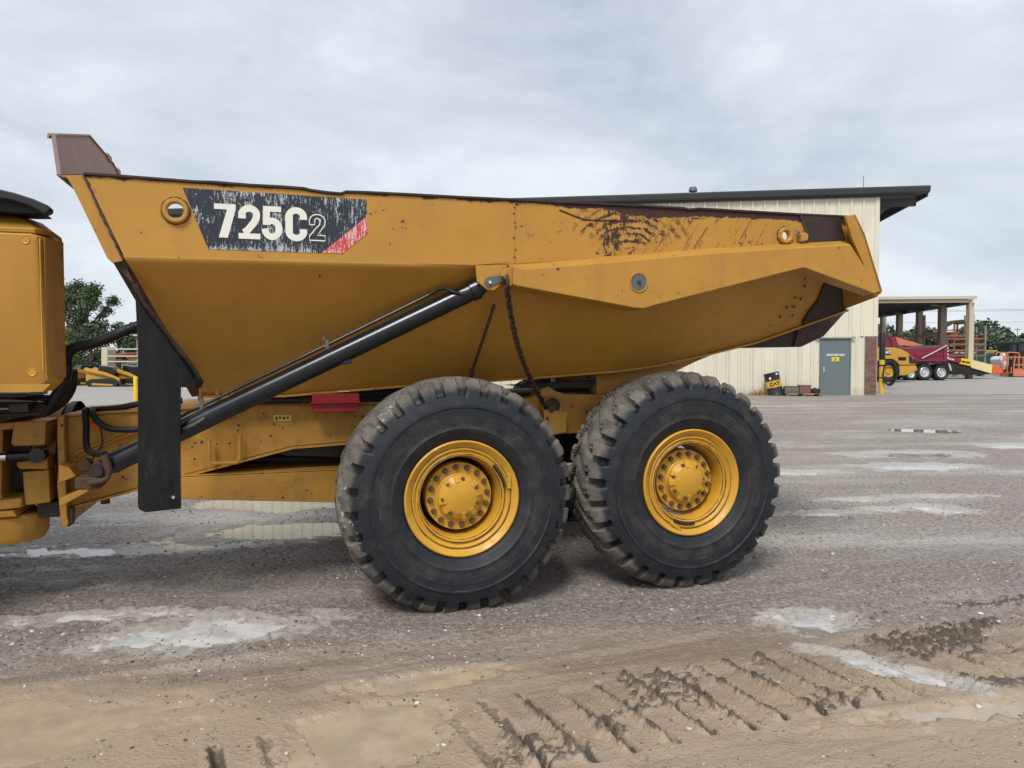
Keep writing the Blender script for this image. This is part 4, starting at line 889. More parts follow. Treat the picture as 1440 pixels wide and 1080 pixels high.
# --- rubber flap hanging from the front corner of the body
pl = [(-1.960, 2.160), (-1.905, 2.03), (-1.76, 1.77), (-1.617, 1.545), (-1.640, 1.500), (-1.735, 1.515), (-1.738, 1.2), (-1.737, 0.766), (-1.925, 0.773), (-1.955, 0.795), (-1.962, 0.82), (-1.955, 1.3), (-1.948, 1.75)]
tt = [0.12, 0.19, 0.36, 0.50, 0.52, 0.30, 0.26, 0.24, 0.14, 0.12, 0.115, 0.12, 0.12]
P('mud_flap', 'flap', MB().loft([[(x, t, z) for (x, z), t in zip(pl, tt)], [(x - 0.004, t + 0.024, z) for (x, z), t in zip(pl, tt)]]), bevel=0.004)
P('flap_bolt', 'chrome', MB().lathe([(0, 0.205), (0.010, 0.205), (0.012, 0.215), (0.012, 0.225)], 10, c=(-1.778, 0.0, 0.845)))
edge = MB(); ex = [(-1.955, 2.13, 0.13), (-1.92, 2.03, 0.17), (-1.86, 1.93, 0.25), (-1.80, 1.84, 0.31), (-1.74, 1.74, 0.37), (-1.69, 1.66, 0.42), (-1.64, 1.57, 0.47)]
edge.tube([(x + random.uniform(-.006, .006), t - 0.02, z) for x, z, t in ex], [0.016, 0.012, 0.020, 0.012, 0.018, 0.013, 0.014], 7)
P('torn_rubber_edge', 'rust', edge)

# --- hitch between the two halves
def H(name, poly, t0, t1, mat='yellow_dirty', bevel=0.008): return P(name, mat, MB().prism(poly, t0, t1), bevel=bevel)
H('hitch_flange', [(-2.545, 1.315), (-2.505, 1.325), (-2.50, 0.66), (-2.49, 0.60), (-2.515, 0.575), (-2.535, 0.60), (-2.545, 0.72), (-2.555, 0.86), (-2.545, 1.0), (-2.55, 1.16)], 0.80, mir(0.80))
P('oscillation_ring', 'dark_steel', MB().lathe([(0.0, -2.60), (0.36, -2.60), (0.375, -2.59), (0.375, -2.548)], 64, axis='x', c=(0, TC, 1.01)))
P('ring_gauge', 'grey_metal', MB().tube([(-2.592, TC + 0.383 * math.cos(a), 1.01 + 0.383 * math.sin(a)) for a in [R(150 + 3 * k) for k in range(18)]], 0.012, 8))
P('hitch_body', 'yellow_dirty', MB().tube([(-2.62, TC, 1.01), (-2.66, TC, 1.01), (-2.78, TC, 1.01)], [0.355, 0.365, 0.30], 40))
H('hitch_block', [(-2.615, 1.285), (-2.80, 1.285), (-2.82, 1.14), (-2.80, 1.125), (-2.625, 1.125)], 0.82, 1.98)
H('hitch_block', [(-2.62, 1.045), (-2.80, 1.05), (-2.80, 0.985), (-2.78, 0.97), (-2.62, 0.96)], 0.86, 1.94)
H('hitch_block', [(-2.625, 0.955), (-2.78, 0.945), (-2.77, 0.72), (-2.62, 0.735)], 0.90, 1.9)
H('hitch_yoke', [(-2.95, 1.275), (-2.80, 1.28), (-2.80, 1.235), (-2.95, 1.225)], 0.84, 1.96)
H('hitch_yoke', [(-3.4, 1.31), (-2.92, 1.305), (-2.90, 1.21), (-2.92, 0.80), (-2.90, 0.70), (-3.4, 0.66)], 0.95, 1.85)
H('hitch_yoke', [(-2.96, 1.36), (-2.74, 1.355), (-2.73, 1.335), (-2.96, 1.315)], 0.86, 1.94)
H('hitch_yoke', [(-2.96, 0.765), (-2.78, 0.778), (-2.77, 0.715), (-2.96, 0.70)], 0.86, 1.94)
H('hitch_yoke', [(-3.3, 0.695), (-2.82, 0.700), (-2.80, 0.66), (-3.3, 0.65)], 0.84, 1.96)
P('lower_pin_housing', 'yellow_dirty', MB().lathe([(0, 0.635), (0.22, 0.635), (0.24, 0.62), (0.235, 0.50), (0.21, 0.45), (0, 0.45)], 40, axis='z', c=(-2.92, 1.10, 0.02)))
P('hitch_void', 'dark_steel', MB().box(-2.93, -2.80, 1.15, 1.65, 0.80, 1.22), smooth=0)  # dark block filling the recess, its shade put into the colour
P('steering_rod', 'chrome', MB().tube([(-3.5, 0.80, 1.048), (-2.83, 0.80, 1.062)], 0.030, 20))
P('steering_rod_end', 'black_paint', MB().tube([(-2.835, 0.80, 1.062), (-2.82, 0.80, 1.062), (-2.66, 0.80, 1.066)], [0.036, 0.041, 0.036], 20).lathe([(0.0, 0.75), (0.048, 0.75), (0.048, 0.85), (0, 0.85)], 24, c=(-2.655, 0, 1.066)))
P('belly_plate', 'dark_steel', MB().box(-2.72, -2.50, 0.98, 1.8, 0.62, 0.72), smooth=0)
P('tow_lug', 'rust', MB().prism([(-2.54, 0.70), (-2.47, 0.70), (-2.475, 0.59), (-2.50, 0.575), (-2.53, 0.60)], 0.83, 0.90), bevel=0.006)
P('drain_plug', 'rust', MB().lathe([(0, 0.0), (0.03, 0.0), (0.03, 0.06)], 8, axis='z', c=(-2.30, 0.95, 0.70)))
P('cylinder_mount', 'yellow_dirty', MB().prism([(-2.50, 0.80), (-2.34, 0.87), (-2.32, 0.845), (-2.50, 0.745)], 0.62, 0.88).prism([(-2.50, 1.02), (-2.44, 1.00), (-2.40, 0.94), (-2.50, 0.90)], 0.62, 0.88), bevel=0.006)
P('mount_block', 'rust', MB().lathe([(0, 0.60), (0.040, 0.60), (0.040, 0.7), (0, 0.7)], 14, c=(-2.35, 0, 1.01)).box(-2.36, -2.22, 0.40, 0.60, 0.885, 0.96), bevel=0.01)
P('elbow_fitting', 'rust', MB().tube([(-2.19, 0.38, 1.10), (-2.165, 0.37, 1.03), (-2.16, 0.37, 0.99)], [0.024, 0.024, 0.018], 10).tube([(-2.16, 0.37, 0.99), (-2.17, 0.37, 0.955), (-2.20, 0.38, 0.940), (-2.28, 0.40, 0.925)], [0.014, 0.014, 0.018, 0.022], 10))
P('step_rib', 'yellow', MB().tube([(-2.46, 0.86, 1.06), (-2.28, 0.86, 1.14), (-2.12, 0.86, 1.215), (-2.07, 0.86, 1.21), (-2.0, 0.86, 1.18)], 0.012, 6).tube([(-2.44, 0.87, 1.04), (-2.20, 0.87, 1.155), (-2.11, 0.87, 1.19)], 0.010, 6))
def hose(pts, r, name='hydraulic_hose', mat='black_rubber', ribs=0):
    ps = [Vector(p) for p in pts]; out = []
    for i in range(len(ps) - 1):
        p0, p1, p2, p3 = ps[max(i - 1, 0)], ps[i], ps[i + 1], ps[min(i + 2, len(ps) - 1)]
        for k in range(8):
            t = k / 8; out.append(0.5 * ((2 * p1) + (p2 - p0) * t + (2 * p0 - 5 * p1 + 4 * p2 - p3) * t * t + (-p0 + 3 * p1 - 3 * p2 + p3) * t ** 3))
    out.append(ps[-1])
    o = P(name, mat, MB().tube(out, r, 12), smooth=60)
    for a, b in (ribs or []):
        for k in range(a, b, 2):
            if k + 1 < len(out): P('hose_wrap', mat, MB().tube([out[k], out[k].lerp(out[k + 1], 0.12), out[k].lerp(out[k + 1], 0.75), out[k].lerp(out[k + 1], 0.9)], [r * 0.98, r * 1.16, r * 1.16, r * 0.98], 14), o)
    return o

M['cover_edge'] = paint('stained_yellow_paint', (0.36, 0.18, 0.05), 0.66, 0.5, dirt_col=(0.15, 0.085, 0.06), streak=0.6)
hose([(-2.62, 0.75, 1.34), (-2.55, 0.72, 1.42), (-2.49, 0.70, 1.52), (-2.455, 0.68, 1.62), (-2.455, 0.66, 1.70), (-2.41, 0.66, 1.765), (-2.32, 0.68, 1.79), (-2.225, 0.70, 1.825), (-2.12, 0.70, 1.875), (-1.95, 0.72, 1.945)], 0.034, 'wrapped_hose', ribs=[(28, 46), (64, 72)])
for k in range(4):
    hose([(-2.66 + 0.01 * k, 0.72 + 0.06 * k, 1.33), (-2.56 + 0.012 * k, 0.72 + 0.05 * k, 1.40), (-2.495 + 0.014 * k, 0.70 + 0.04 * k, 1.50), (-2.465 + 0.012 * k, 0.70 + 0.02 * k, 1.62)], 0.020)
hose([(-2.385, 0.92, 1.345), (-2.392, 0.86, 1.34), (-2.375, 0.80, 1.25), (-2.33, 0.62, 1.11), (-2.19, 0.40, 1.10)], 0.021)
hose([(-2.36, 0.92, 1.352), (-2.345, 0.84, 1.33), (-2.29, 0.79, 1.262), (-2.19, 0.79, 1.220), (-1.98, 0.80, 1.225), (-1.80, 0.82, 1.27)], 0.021)
hose([(-2.36, 0.98, 1.345), (-2.21, 0.96, 1.355), (-2.05, 0.94, 1.385), (-1.80, 0.94, 1.40)], 0.022)
hose([(-2.30, 0.84, 1.24), (-2.29, 0.83, 1.12), (-2.32, 0.7, 1.04)], 0.005)
P('hose_collar', 'black_rubber', MB().lathe([(0.045, -0.03), (0.052, -0.03), (0.052, 0.012), (0.045, 0.012)], 24, axis='z', c=(-2.38, 0.95, 1.345), closed=True))

# --- rear of the tractor half
def sec(t, dx, dz=0): return [(x + (dx if x > -3 else 0), t, z + (dz if z > 2.3 else 0)) for x, z in [(-4.6, 1.50), (-2.46, 1.50), (-2.405, 1.56), (-2.43, 2.405), (-2.455, 2.425), (-4.6, 2.425)]]
tr_body = P('tank_cover', 'yellow_clean', MB().loft([sec(0.25, -0.075), sec(0.262, -0.055), sec(0.40, 0.0), sec(0.43, -0.02)]), bevel=0.012)
P('cover_top', 'yellow_clean', MB().loft([[(x, t, z) for x, z, t in ((-4.6, z, t0), (-2.485 + dx, z, t0), (-2.415 + dx, z, t0 + 0.12), (-2.43 + dx, z, 0.62), (-4.6, z, 0.62))] for z, t0, dx in ((2.428, 0.262, -0.02), (2.455, 0.258, -0.025), (2.52, 0.36, -0.11), (2.60, 0.50, -0.30))]), bevel=0.01)
P('cover_edge', 'cover_edge', MB().loft([[(-2.468, 0.275, z), (-2.398, 0.40, z), (-2.394, 0.40, z), (-2.462, 0.272, z)] for z in (1.58, 2.0, 2.40)]), tr_body, smooth=0)
P('cover_seam', 'yellow_hub', MB().tube([(-2.482, 0.252, 2.40), (-2.482, 0.252, 2.1), (-2.478, 0.252, 1.62)], 0.004, 6), tr_body)
for x, z in ((-2.557, 2.385), (-2.535, 1.615)):
    P('cover_bolt', 'yellow_hub', MB().lathe([(0.0, 0.246), (0.008, 0.246), (0.010, 0.249), (0.018, 0.248), (0.022, 0.245), (0.025, 0.249)], 20, c=(x, 0, z)), tr_body)
P('cover_hem', 'yellow_clean', MB().prism([(-4.6, 1.50), (-2.48, 1.50), (-2.44, 1.545), (-4.6, 1.56)], 0.244, 0.249), tr_body, smooth=0)
capz = [(-3.4, 2.70), (-2.72, 2.672), (-2.60, 2.648), (-2.50, 2.618), (-2.432, 2.588), (-2.412, 2.568), (-2.418, 2.546), (-2.45, 2.530), (-2.47, 2.548), (-2.52, 2.575), (-2.62, 2.605), (-3.4, 2.65)]
P('fender_cap', 'black_rubber', MB().prism(capz, 0.20, 0.29).prism([(-3.4, 2.66), (-2.62, 2.62), (-2.50, 2.575), (-2.47, 2.550), (-2.56, 2.545), (-3.4, 2.56)], 0.291, 0.50), bevel=0.01)
P('tractor_frame', 'yellow', MB().prism([(-5.6, 1.30), (-3.3, 1.30), (-3.3, 0.70), (-5.6, 0.80)], 0.95, 1.85), bevel=0.01)
P('tractor_deck', 'dark_steel', MB().box(-5.2, -2.62, 0.45, 0.9, 1.46, 1.485).box(-5.2, -3.2, 0.9, 2.35, 1.44, 1.485).box(-4.5, -3.0, 0.7, 2.1, 1.33, 1.44).box(-2.75, -2.64, 0.55, 0.75, 1.36, 1.42), bevel=0.006)
for k in range(6):
    z = 1.36 + 0.018 * k
    P('service_pipe', 'dark_steel', MB().tube([(-3.3, 0.5 + 0.05 * k, z), (-2.8, 0.52 + 0.04 * k, z + random.uniform(-.015, .015)), (-2.60 + 0.01 * k, 0.62 + 0.04 * k, z - 0.01)], 0.010 + 0.004 * (k % 2), 8))
P('tractor_cab', 'yellow_clean', MB().prism([(-5.6, 1.3), (-3.5, 1.3), (-3.5, 2.5), (-3.6, 3.3), (-5.1, 3.3), (-5.7, 2.2)], 0.6, 2.2), bevel=0.04)

# ------------------------------------------------------------------ warehouse
def siding_mat():
    m = NT('cream_siding'); o = m.obj; z = m.xyz(o)[2]; g = m.pos()
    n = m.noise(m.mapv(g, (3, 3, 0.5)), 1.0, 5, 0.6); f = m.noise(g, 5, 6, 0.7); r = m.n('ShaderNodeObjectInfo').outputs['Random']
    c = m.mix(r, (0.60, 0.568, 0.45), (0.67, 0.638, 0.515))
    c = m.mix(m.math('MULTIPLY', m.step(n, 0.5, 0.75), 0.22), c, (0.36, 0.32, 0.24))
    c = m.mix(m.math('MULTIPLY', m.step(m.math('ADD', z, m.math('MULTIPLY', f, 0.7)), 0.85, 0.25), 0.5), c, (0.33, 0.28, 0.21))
    return m.done(c, 0.48, 0, m.bump(n, 0.05, 0.01))
M['siding'] = siding_mat()
M['roof_dark'] = plain('dark_roof_trim', (0.055, 0.058, 0.062), 0.45, 0.2, 0.2, 2)
M['soffit'] = plain('dark_soffit', (0.07, 0.07, 0.072), 0.7)
M['door_grey'] = plain('grey_door_paint', (0.125, 0.155, 0.165), 0.42, 0, 0.08, 2)
M['mortar'] = plain('mortar', (0.30, 0.26, 0.23), 0.9)
M['white'] = plain('white_print', (0.75, 0.75, 0.73), 0.5)
def brick_mat():
    m = NT('red_brown_brick'); r = m.n('ShaderNodeObjectInfo').outputs['Random']
    rp = m.n('ShaderNodeValToRGB'); m.put(rp.inputs[0], r); e = rp.color_ramp.elements
    e[0].color = (0.15, 0.072, 0.052, 1); e[1].color = (0.27, 0.15, 0.11, 1)
    return m.done(m.mix(m.math('MULTIPLY', m.noise(m.obj, 30, 4), 0.4), rp.outputs[0], (0.12, 0.07, 0.055)), 0.85, 0, m.bump(m.noise(m.obj, 80, 4), 0.3, 0.004))
M['brick'] = brick_mat()
WZ = gz(29.54)
WA = R(-8.4)
wh = thing('warehouse', 'long cream metal sided warehouse with dark roof trim behind the dump truck', 'building', (14.017, 29.536, WZ - 0.02), WA)
HW = 7.66; WL = 30.1125
pw = 0.9125
prof = [(0, 0), (0.29, 0), (0.315, -0.048), (0.395, -0.048), (0.42, 0), (0.75, 0), (0.775, -0.048), (0.855, -0.048), (0.88, 0), (pw - 0.004, 0), (pw - 0.004, 0.02), (0, 0.02)]
def panel_mesh(z0, z1, w=1.0):
    q = [(min(x, w * pw), y) for x, y in prof]
    return MB().loft([[(x, y, z0) for x, y in q], [(x, y, z1) for x, y in q]]).mesh('wall_panel', 0)
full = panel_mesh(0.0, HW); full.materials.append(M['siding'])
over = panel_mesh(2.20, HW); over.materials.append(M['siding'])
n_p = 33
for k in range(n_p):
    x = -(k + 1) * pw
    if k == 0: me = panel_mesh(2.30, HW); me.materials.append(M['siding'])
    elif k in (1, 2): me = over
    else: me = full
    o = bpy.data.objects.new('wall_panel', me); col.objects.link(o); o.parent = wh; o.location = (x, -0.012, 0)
# narrow pieces of siding either side of the door
for x0, x1 in ((-2 * pw, -2.06 + 0.0), (-0.99, -0.44)):
    pass
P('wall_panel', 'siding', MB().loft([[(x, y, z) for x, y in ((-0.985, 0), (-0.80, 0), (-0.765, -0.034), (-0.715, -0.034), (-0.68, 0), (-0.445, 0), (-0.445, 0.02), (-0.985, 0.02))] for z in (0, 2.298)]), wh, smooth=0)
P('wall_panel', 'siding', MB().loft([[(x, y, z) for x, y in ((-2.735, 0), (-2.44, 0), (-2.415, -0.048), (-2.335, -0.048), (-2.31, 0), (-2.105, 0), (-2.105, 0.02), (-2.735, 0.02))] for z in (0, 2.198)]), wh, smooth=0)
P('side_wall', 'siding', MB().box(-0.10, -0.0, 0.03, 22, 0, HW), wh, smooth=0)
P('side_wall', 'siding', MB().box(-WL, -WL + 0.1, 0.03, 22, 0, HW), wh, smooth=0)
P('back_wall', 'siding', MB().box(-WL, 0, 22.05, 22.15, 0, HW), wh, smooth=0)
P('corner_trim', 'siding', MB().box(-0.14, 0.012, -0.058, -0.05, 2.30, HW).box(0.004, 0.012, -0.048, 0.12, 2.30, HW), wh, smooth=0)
P('fascia', 'roof_dark', MB().loft([[(x, -0.20, 7.66), (x, -0.30, 7.70), (x, -0.32, 7.80), (x, -0.34, 7.84), (x, -0.34, 7.92), (x, -0.06, 7.95), (x, -0.06, 7.66)] for x in (-WL - 0.6, 1.72)]), wh, bevel=0.02)
P('eave_trim', 'roof_dark', MB().box(-WL, 0.0, -0.10, -0.065, 7.58, 7.655), wh, smooth=0)
P('roof', 'roof_dark', MB().loft([[(x, -0.05, 7.69), (x, 11, 8.1), (x, 22.4, 7.68), (x, 22.4, 7.92), (x, 11, 8.35), (x, -0.05, 7.92)] for x in (-WL - 0.5, 1.66)]), wh, smooth=0)
P('side_fascia', 'roof_dark', MB().box(1.665, 1.73, -0.055, 22.4, 7.56, 7.94), wh, smooth=0)
for y in (0.35, 5.2, 10.2, 15.2, 20.2): P('roof_bracket', 'soffit', MB().box(0.015, 1.45, y, y + 0.18, 7.30, 7.60).prism([(0.015, 7.29), (0.015, 6.85), (0.5, 7.29)], y + 0.05, y + 0.12), wh, smooth=0)
P('roof_vent', 'grey_metal', MB().lathe([(0.0, 0.42), (0.12, 0.40), (0.17, 0.30), (0.17, 0.22), (0.10, 0.20), (0.09, 0.0)], 20, axis='z', c=(-6.9, 0.6, 7.93)), wh)
P('roof_mast', 'grey_metal', MB().tube([(-0.35, 0.8, 7.9), (-0.35, 0.8, 8.6)], 0.012, 6), wh)
P('base_strip', 'mortar', MB().box(-WL, -2.10, -0.075, -0.05, -0.06, 0.05), wh, smooth=0)
door = P('door', 'door_grey', MB().box(-2.05, -1.0, -0.050, -0.02, 0.03, 2.15), wh, bevel=0.006)
P('door_frame', 'door_grey', MB().box(-2.10, -2.052, -0.062, 0.01, 0, 2.20).box(-0.998, -0.95, -0.062, 0.01, 0, 2.20).box(-2.052, -0.998, -0.062, 0.01, 2.153, 2.20), wh, smooth=0)
P('drip_cap', 'grey_metal', MB().box(-2.28, -0.83, -0.12, -0.065, 2.205, 2.245), wh, smooth=0)
P('door_sill', 'mortar', MB().box(-2.05, -1.0, -0.12, -0.02, -0.03, 0.025), wh, smooth=0)
P('door_handle', 'chrome', MB().tube([(-1.94, -0.05, 0.95), (-1.94, -0.09, 0.95), (-1.90, -0.10, 0.95)], 0.02, 8).box(-1.965, -1.92, -0.058, -0.0502, 0.90, 1.12), door)
lettering('EMPLOYEES ONLY', 0.105, 'white', door, (-1.51, -0.056, 1.575), sx=0.78, bold=0.004, extrude=0.002)
sg = P('door_sign', 'sticker', MB().box(-1.66, -1.39, -0.060, -0.0515, 1.33, 1.49), door, smooth=0)
for k in range(3): P('sign_mark', 'sticker_ink', MB().box(-1.60 + 0.02 * k, -1.46 - 0.01 * k, -0.064, -0.0605, 1.36 + 0.04 * k, 1.375 + 0.04 * k), sg, smooth=0)
pil = P('brick_pier', 'mortar', MB().box(-0.44, 0.006, -0.064, 0.30, -0.05, 2.27), wh, smooth=0)
bm_f = MB().box(0, 0.196, -0.016, 0.0, 0, 0.064).mesh('brick', 0); bm_f.materials.append(M['brick'])
bm_h = MB().box(0, 0.090, -0.016, 0.0, 0, 0.064).mesh('brick', 0); bm_h.materials.append(M['brick'])
for r in range(30):
    z = 0.0 + r * 0.0755
    lay = [(-0.434, bm_f), (-0.228, bm_f)] if r % 2 == 0 else [(-0.434, bm_h), (-0.334, bm_f), (-0.128, bm_h)]
    for x, me in lay:
        o = bpy.data.objects.new('brick', me); col.objects.link(o); o.parent = pil; o.location = (x, -0.0645 - random.uniform(0, 0.004), z)
P('pier_cap', 'mortar', MB().box(-0.45, 0.016, -0.09, 0.3, 2.272, 2.30), wh, smooth=0)
def on_wall(lx, ly):   # a place given along and out from the warehouse wall
    a = WA; x = 14.017 + lx * math.cos(a) - ly * math.sin(a); y = 29.536 + lx * math.sin(a) + ly * math.cos(a)
    return (x, y, gz(y))

# ------------------------------------------------------------------ things along the warehouse wall
M['drum_black'] = plain('drum_black', (0.02, 0.021, 0.023), 0.4, 0, 0.4, 6)
M['drum_yellow'] = plain('drum_yellow', (0.68, 0.40, 0.03), 0.45, 0, 0.12, 6)
dr = thing('oil_drum', 'black and yellow CAT oil drum tilted over beside the warehouse wall', 'drum', on_wall(-3.80, -0.55), WA)
dr.rotation_euler = (R(-3), R(-13), WA)
P('drum_shell', 'drum_black', MB().lathe([(0, 0.0), (0.285, 0.0), (0.293, 0.012), (0.285, 0.025), (0.285, 0.29), (0.293, 0.30), (0.285, 0.31), (0.285, 0.58), (0.293, 0.59), (0.285, 0.60), (0.285, 0.865), (0.293, 0.878), (0.285, 0.89), (0.27, 0.872), (0, 0.872)], 40, axis='z'), dr)
P('yellow_band', 'drum_yellow', MB().lathe([(0.2885, 0.318), (0.2885, 0.575)], 40, axis='z'), dr)
lettering('CAT', 0.20, 'sticker_ink', dr, (0.0, -0.292, 0.447), sx=0.95, bold=0.008, extrude=0.003)
P('drum_label', 'white', MB().box(-0.16, -0.09, -0.272, -0.262, 0.64, 0.73).box(0.06, 0.19, -0.26, -0.255, 0.78, 0.84), dr, smooth=0)
P('drum_bung', 'grey_metal', MB().lathe([(0, 0.895), (0.03, 0.895), (0.03, 0.872)], 12, axis='z', c=(0.15, -0.1, 0)), dr)
M['wood'] = plain('weathered_wood', (0.16, 0.125, 0.10), 0.85, 0, 0.35, 12)
M['block_grey'] = plain('brown_grey_block', (0.15, 0.12, 0.105), 0.85, 0, 0.4, 20)
M['block_red'] = plain('dull_red_block', (0.20, 0.075, 0.075), 0.75, 0, 0.35, 20)
pa = thing('pallet', 'low wooden pallet carrying old blocks between the drum and the grey door', 'pallet', on_wall(-2.86, -0.62), WA)
for k in range(3): P('bearer', 'wood', MB().box(-0.66 + 0.59 * k, -0.56 + 0.59 * k, -0.4, 0.4, 0.0, 0.085), pa, smooth=0)
for k in range(6): P('deck_board', 'wood', MB().box(-0.68, 0.68, -0.40 + 0.14 * k, -0.30 + 0.14 * k, 0.086, 0.108), pa, smooth=0)
zt = 0.108
def on_pal(dx, dy): a = on_wall(-2.86 + dx, -0.62 + dy); return (a[0], a[1], pa.location.z + zt)
b1 = thing('engine_block', 'brownish square metal block on the pallet nearest the drum', 'block', on_pal(-0.40, 0), WA)
P('casting', 'block_grey', MB().box(-0.27, 0.23, -0.2, 0.2, 0, 0.22).box(-0.2, -0.02, -0.215, -0.2, 0.04, 0.18).box(0.04, 0.19, -0.215, -0.2, 0.04, 0.18), b1, bevel=0.015)
P('casting_top', 'dark_steel', MB().box(-0.25, 0.20, -0.18, 0.18, 0.22, 0.25), b1, bevel=0.01)
b2 = thing('gear_case', 'dull red metal case in the middle of the pallet by the wall', 'block', on_pal(0.08, 0), WA)
P('case', 'block_red', MB().box(-0.22, 0.20, -0.2, 0.2, 0, 0.27), b2, bevel=0.02)
P('case_lid', 'block_grey', MB().box(-0.24, 0.22, -0.21, 0.21, 0.27, 0.30), b2, bevel=0.01)
b3 = thing('flywheel', 'dark round metal drum lying on the pallet closest to the door', 'wheel part', on_pal(0.45, -0.05), WA)
P('flywheel_disc', 'dark_steel', MB().lathe([(0, 0), (0.17, 0), (0.19, 0.02), (0.19, 0.15), (0.17, 0.17), (0.08, 0.17), (0.08, 0.14), (0, 0.14)], 28, axis='z'), b3)
P('flywheel_hub', 'rust', MB().lathe([(0, 0.2), (0.05, 0.2), (0.05, 0.14)], 14, axis='z'), b3)

M['dry_leaf'] = plain('dry_weed', (0.34, 0.17, 0.06), 0.8, 0, 0.4, 30)
wd = MB()
for k in range(240):
    x, y = random.gauss(0, 0.28), random.gauss(0, 0.14); h = random.uniform(0.08, 0.32) * math.exp(-(x / 0.4) ** 2); a = random.uniform(0, 6.28); w = 0.012
    lx, ly = random.uniform(-.1, .1), random.uniform(-.1, .1)
    wd.add([(x - w * math.cos(a), y - w * math.sin(a), 0), (x + w * math.cos(a), y + w * math.sin(a), 0), (x + lx, y + ly, h)], [(0, 1, 2)])
weeds = wd.build('dry_weeds', 'dry_leaf', smooth=0, loc=on_wall(-4.40, -0.45)); tag(weeds, 'dry orange weeds growing at the wall foot left of the drum', 'plant')

M['bollard'] = plain('bollard_yellow', (0.66, 0.44, 0.04), 0.5, 0, 0.12, 4)
bo = thing('bollard', 'yellow post with tall black top and hose at the warehouse brick corner', 'bollard', (14.93, 31.0, gz(31.0)))
P('post', 'bollard', MB().lathe([(0, 0), (0.105, 0), (0.105, 1.36), (0.0, 1.36)], 24, axis='z'), bo)
P('black_sleeve', 'black_rubber', MB().lathe([(0.0, 1.365), (0.115, 1.365), (0.115, 2.42), (0.09, 2.46), (0, 2.46)], 24, axis='z'), bo)
P('post_band', 'dark_steel', MB().lathe([(0.108, 1.10), (0.112, 1.10), (0.112, 1.16), (0.108, 1.16)], 24, axis='z', closed=True).lathe([(0.108, 0.62), (0.112, 0.62), (0.112, 0.66), (0.108, 0.66)], 24, axis='z', closed=True), bo)
hc = MB()
for k in range(5):
    hc.tube([(0.20 + (0.20 + 0.02 * k) * math.cos(a), -0.14 - 0.025 * k, 0.80 + (0.40 + 0.02 * k) * math.sin(a)) for a in [2 * math.pi * j / 24 for j in range(25)]], 0.016, 6, cap=False)
o = hc.build('coiled_hose', 'black_rubber', loc=(14.93, 31.0, gz(31.0))); tag(o, 'black hose coiled in loops over the yellow post at the corner', 'hose')

# ------------------------------------------------------------------ yard on the right
def Zr(x, y): return 1220 + x / 6.545, 400 + y / 6.545
class Site:                                           # one thing whose near side stands at distance D, its middle line half its depth behind
    def __init__(s, u0, D, half=0.0): s.u0, s.D, s.s = u0, D, D / 1080.0; s.g = gz(D); s.loc = (spot(u0, 540, D)[0], D + half, s.g)
    def q(s, u, v): X, Z = spot(u, v, s.D); return (X - s.loc[0], Z - s.g)
    def z(s, *pts): return [s.q(*Zr(x, y)) for x, y in pts]
def road_wheel(parent, x, z, r, y0, w, rimmat, rr=0.55, name='wheel'):
    t = P(name, 'black_rubber', MB().lathe([(rr * r, y0 + 0.03), (0.75 * r, y0), (0.93 * r, y0 + 0.02), (r, y0 + 0.08), (r, y0 + w - 0.08), (0.93 * r, y0 + w), (rr * r, y0 + w)], 36, c=(x, 0, z)), parent)
    P('rim', rimmat, MB().lathe([(rr * r, y0 + 0.04), (rr * r * 0.92, y0 + 0.02), (rr * r * 0.85, y0 + 0.10), (rr * r * 0.5, y0 + 0.14), (rr * r * 0.42, y0 + 0.06), (0, y0 + 0.06)], 28, c=(x, 0, z)), t)
    return t
M['far_yellow'] = plain('machine_yellow', (0.50, 0.275, 0.035), 0.45, 0, 0.12, 1.5)
M['maroon'] = plain('maroon_paint', (0.205, 0.012, 0.036), 0.35, 0, 0.18, 1.5)
M['salmon'] = plain('faded_orange_paint', (0.62, 0.17, 0.10), 0.6, 0, 0.15, 1.5)
M['cream'] = plain('cream_paint', (0.70, 0.58, 0.30), 0.5, 0, 0.08, 1.5)
M['bright_yellow'] = plain('bright_yellow_panel', (0.75, 0.50, 0.01), 0.5, 0, 0.08, 1.5)
M['orange'] = plain('bright_orange_paint', (0.66, 0.105, 0.025), 0.5, 0, 0.1, 1.5)
M['lift_orange'] = plain('lift_orange_paint', (0.56, 0.17, 0.085), 0.5, 0, 0.12, 1.5)
M['green'] = plain('dark_green_paint', (0.012, 0.055, 0.048), 0.3, 0, 0.15, 1.5)
M['white_paint'] = plain('white_paint', (0.72, 0.72, 0.70), 0.45, 0, 0.06, 1.5)
M['shed_cream'] = plain('shed_cream_paint', (0.52, 0.46, 0.34), 0.6, 0, 0.08, 1.5)
M['shed_brown'] = plain('shed_column_brown', (0.27, 0.225, 0.175), 0.7, 0, 0.12, 1.5)
M['glass_dark'] = plain('dark_window_glass', (0.02, 0.025, 0.03), 0.06, 0, 0.1)
M['tarp'] = plain('grey_tarp', (0.09, 0.09, 0.095), 0.7, 0, 0.3, 2)
M['alu'] = plain('aluminium_rim', (0.6, 0.61, 0.62), 0.3, 0.5, 0.1)

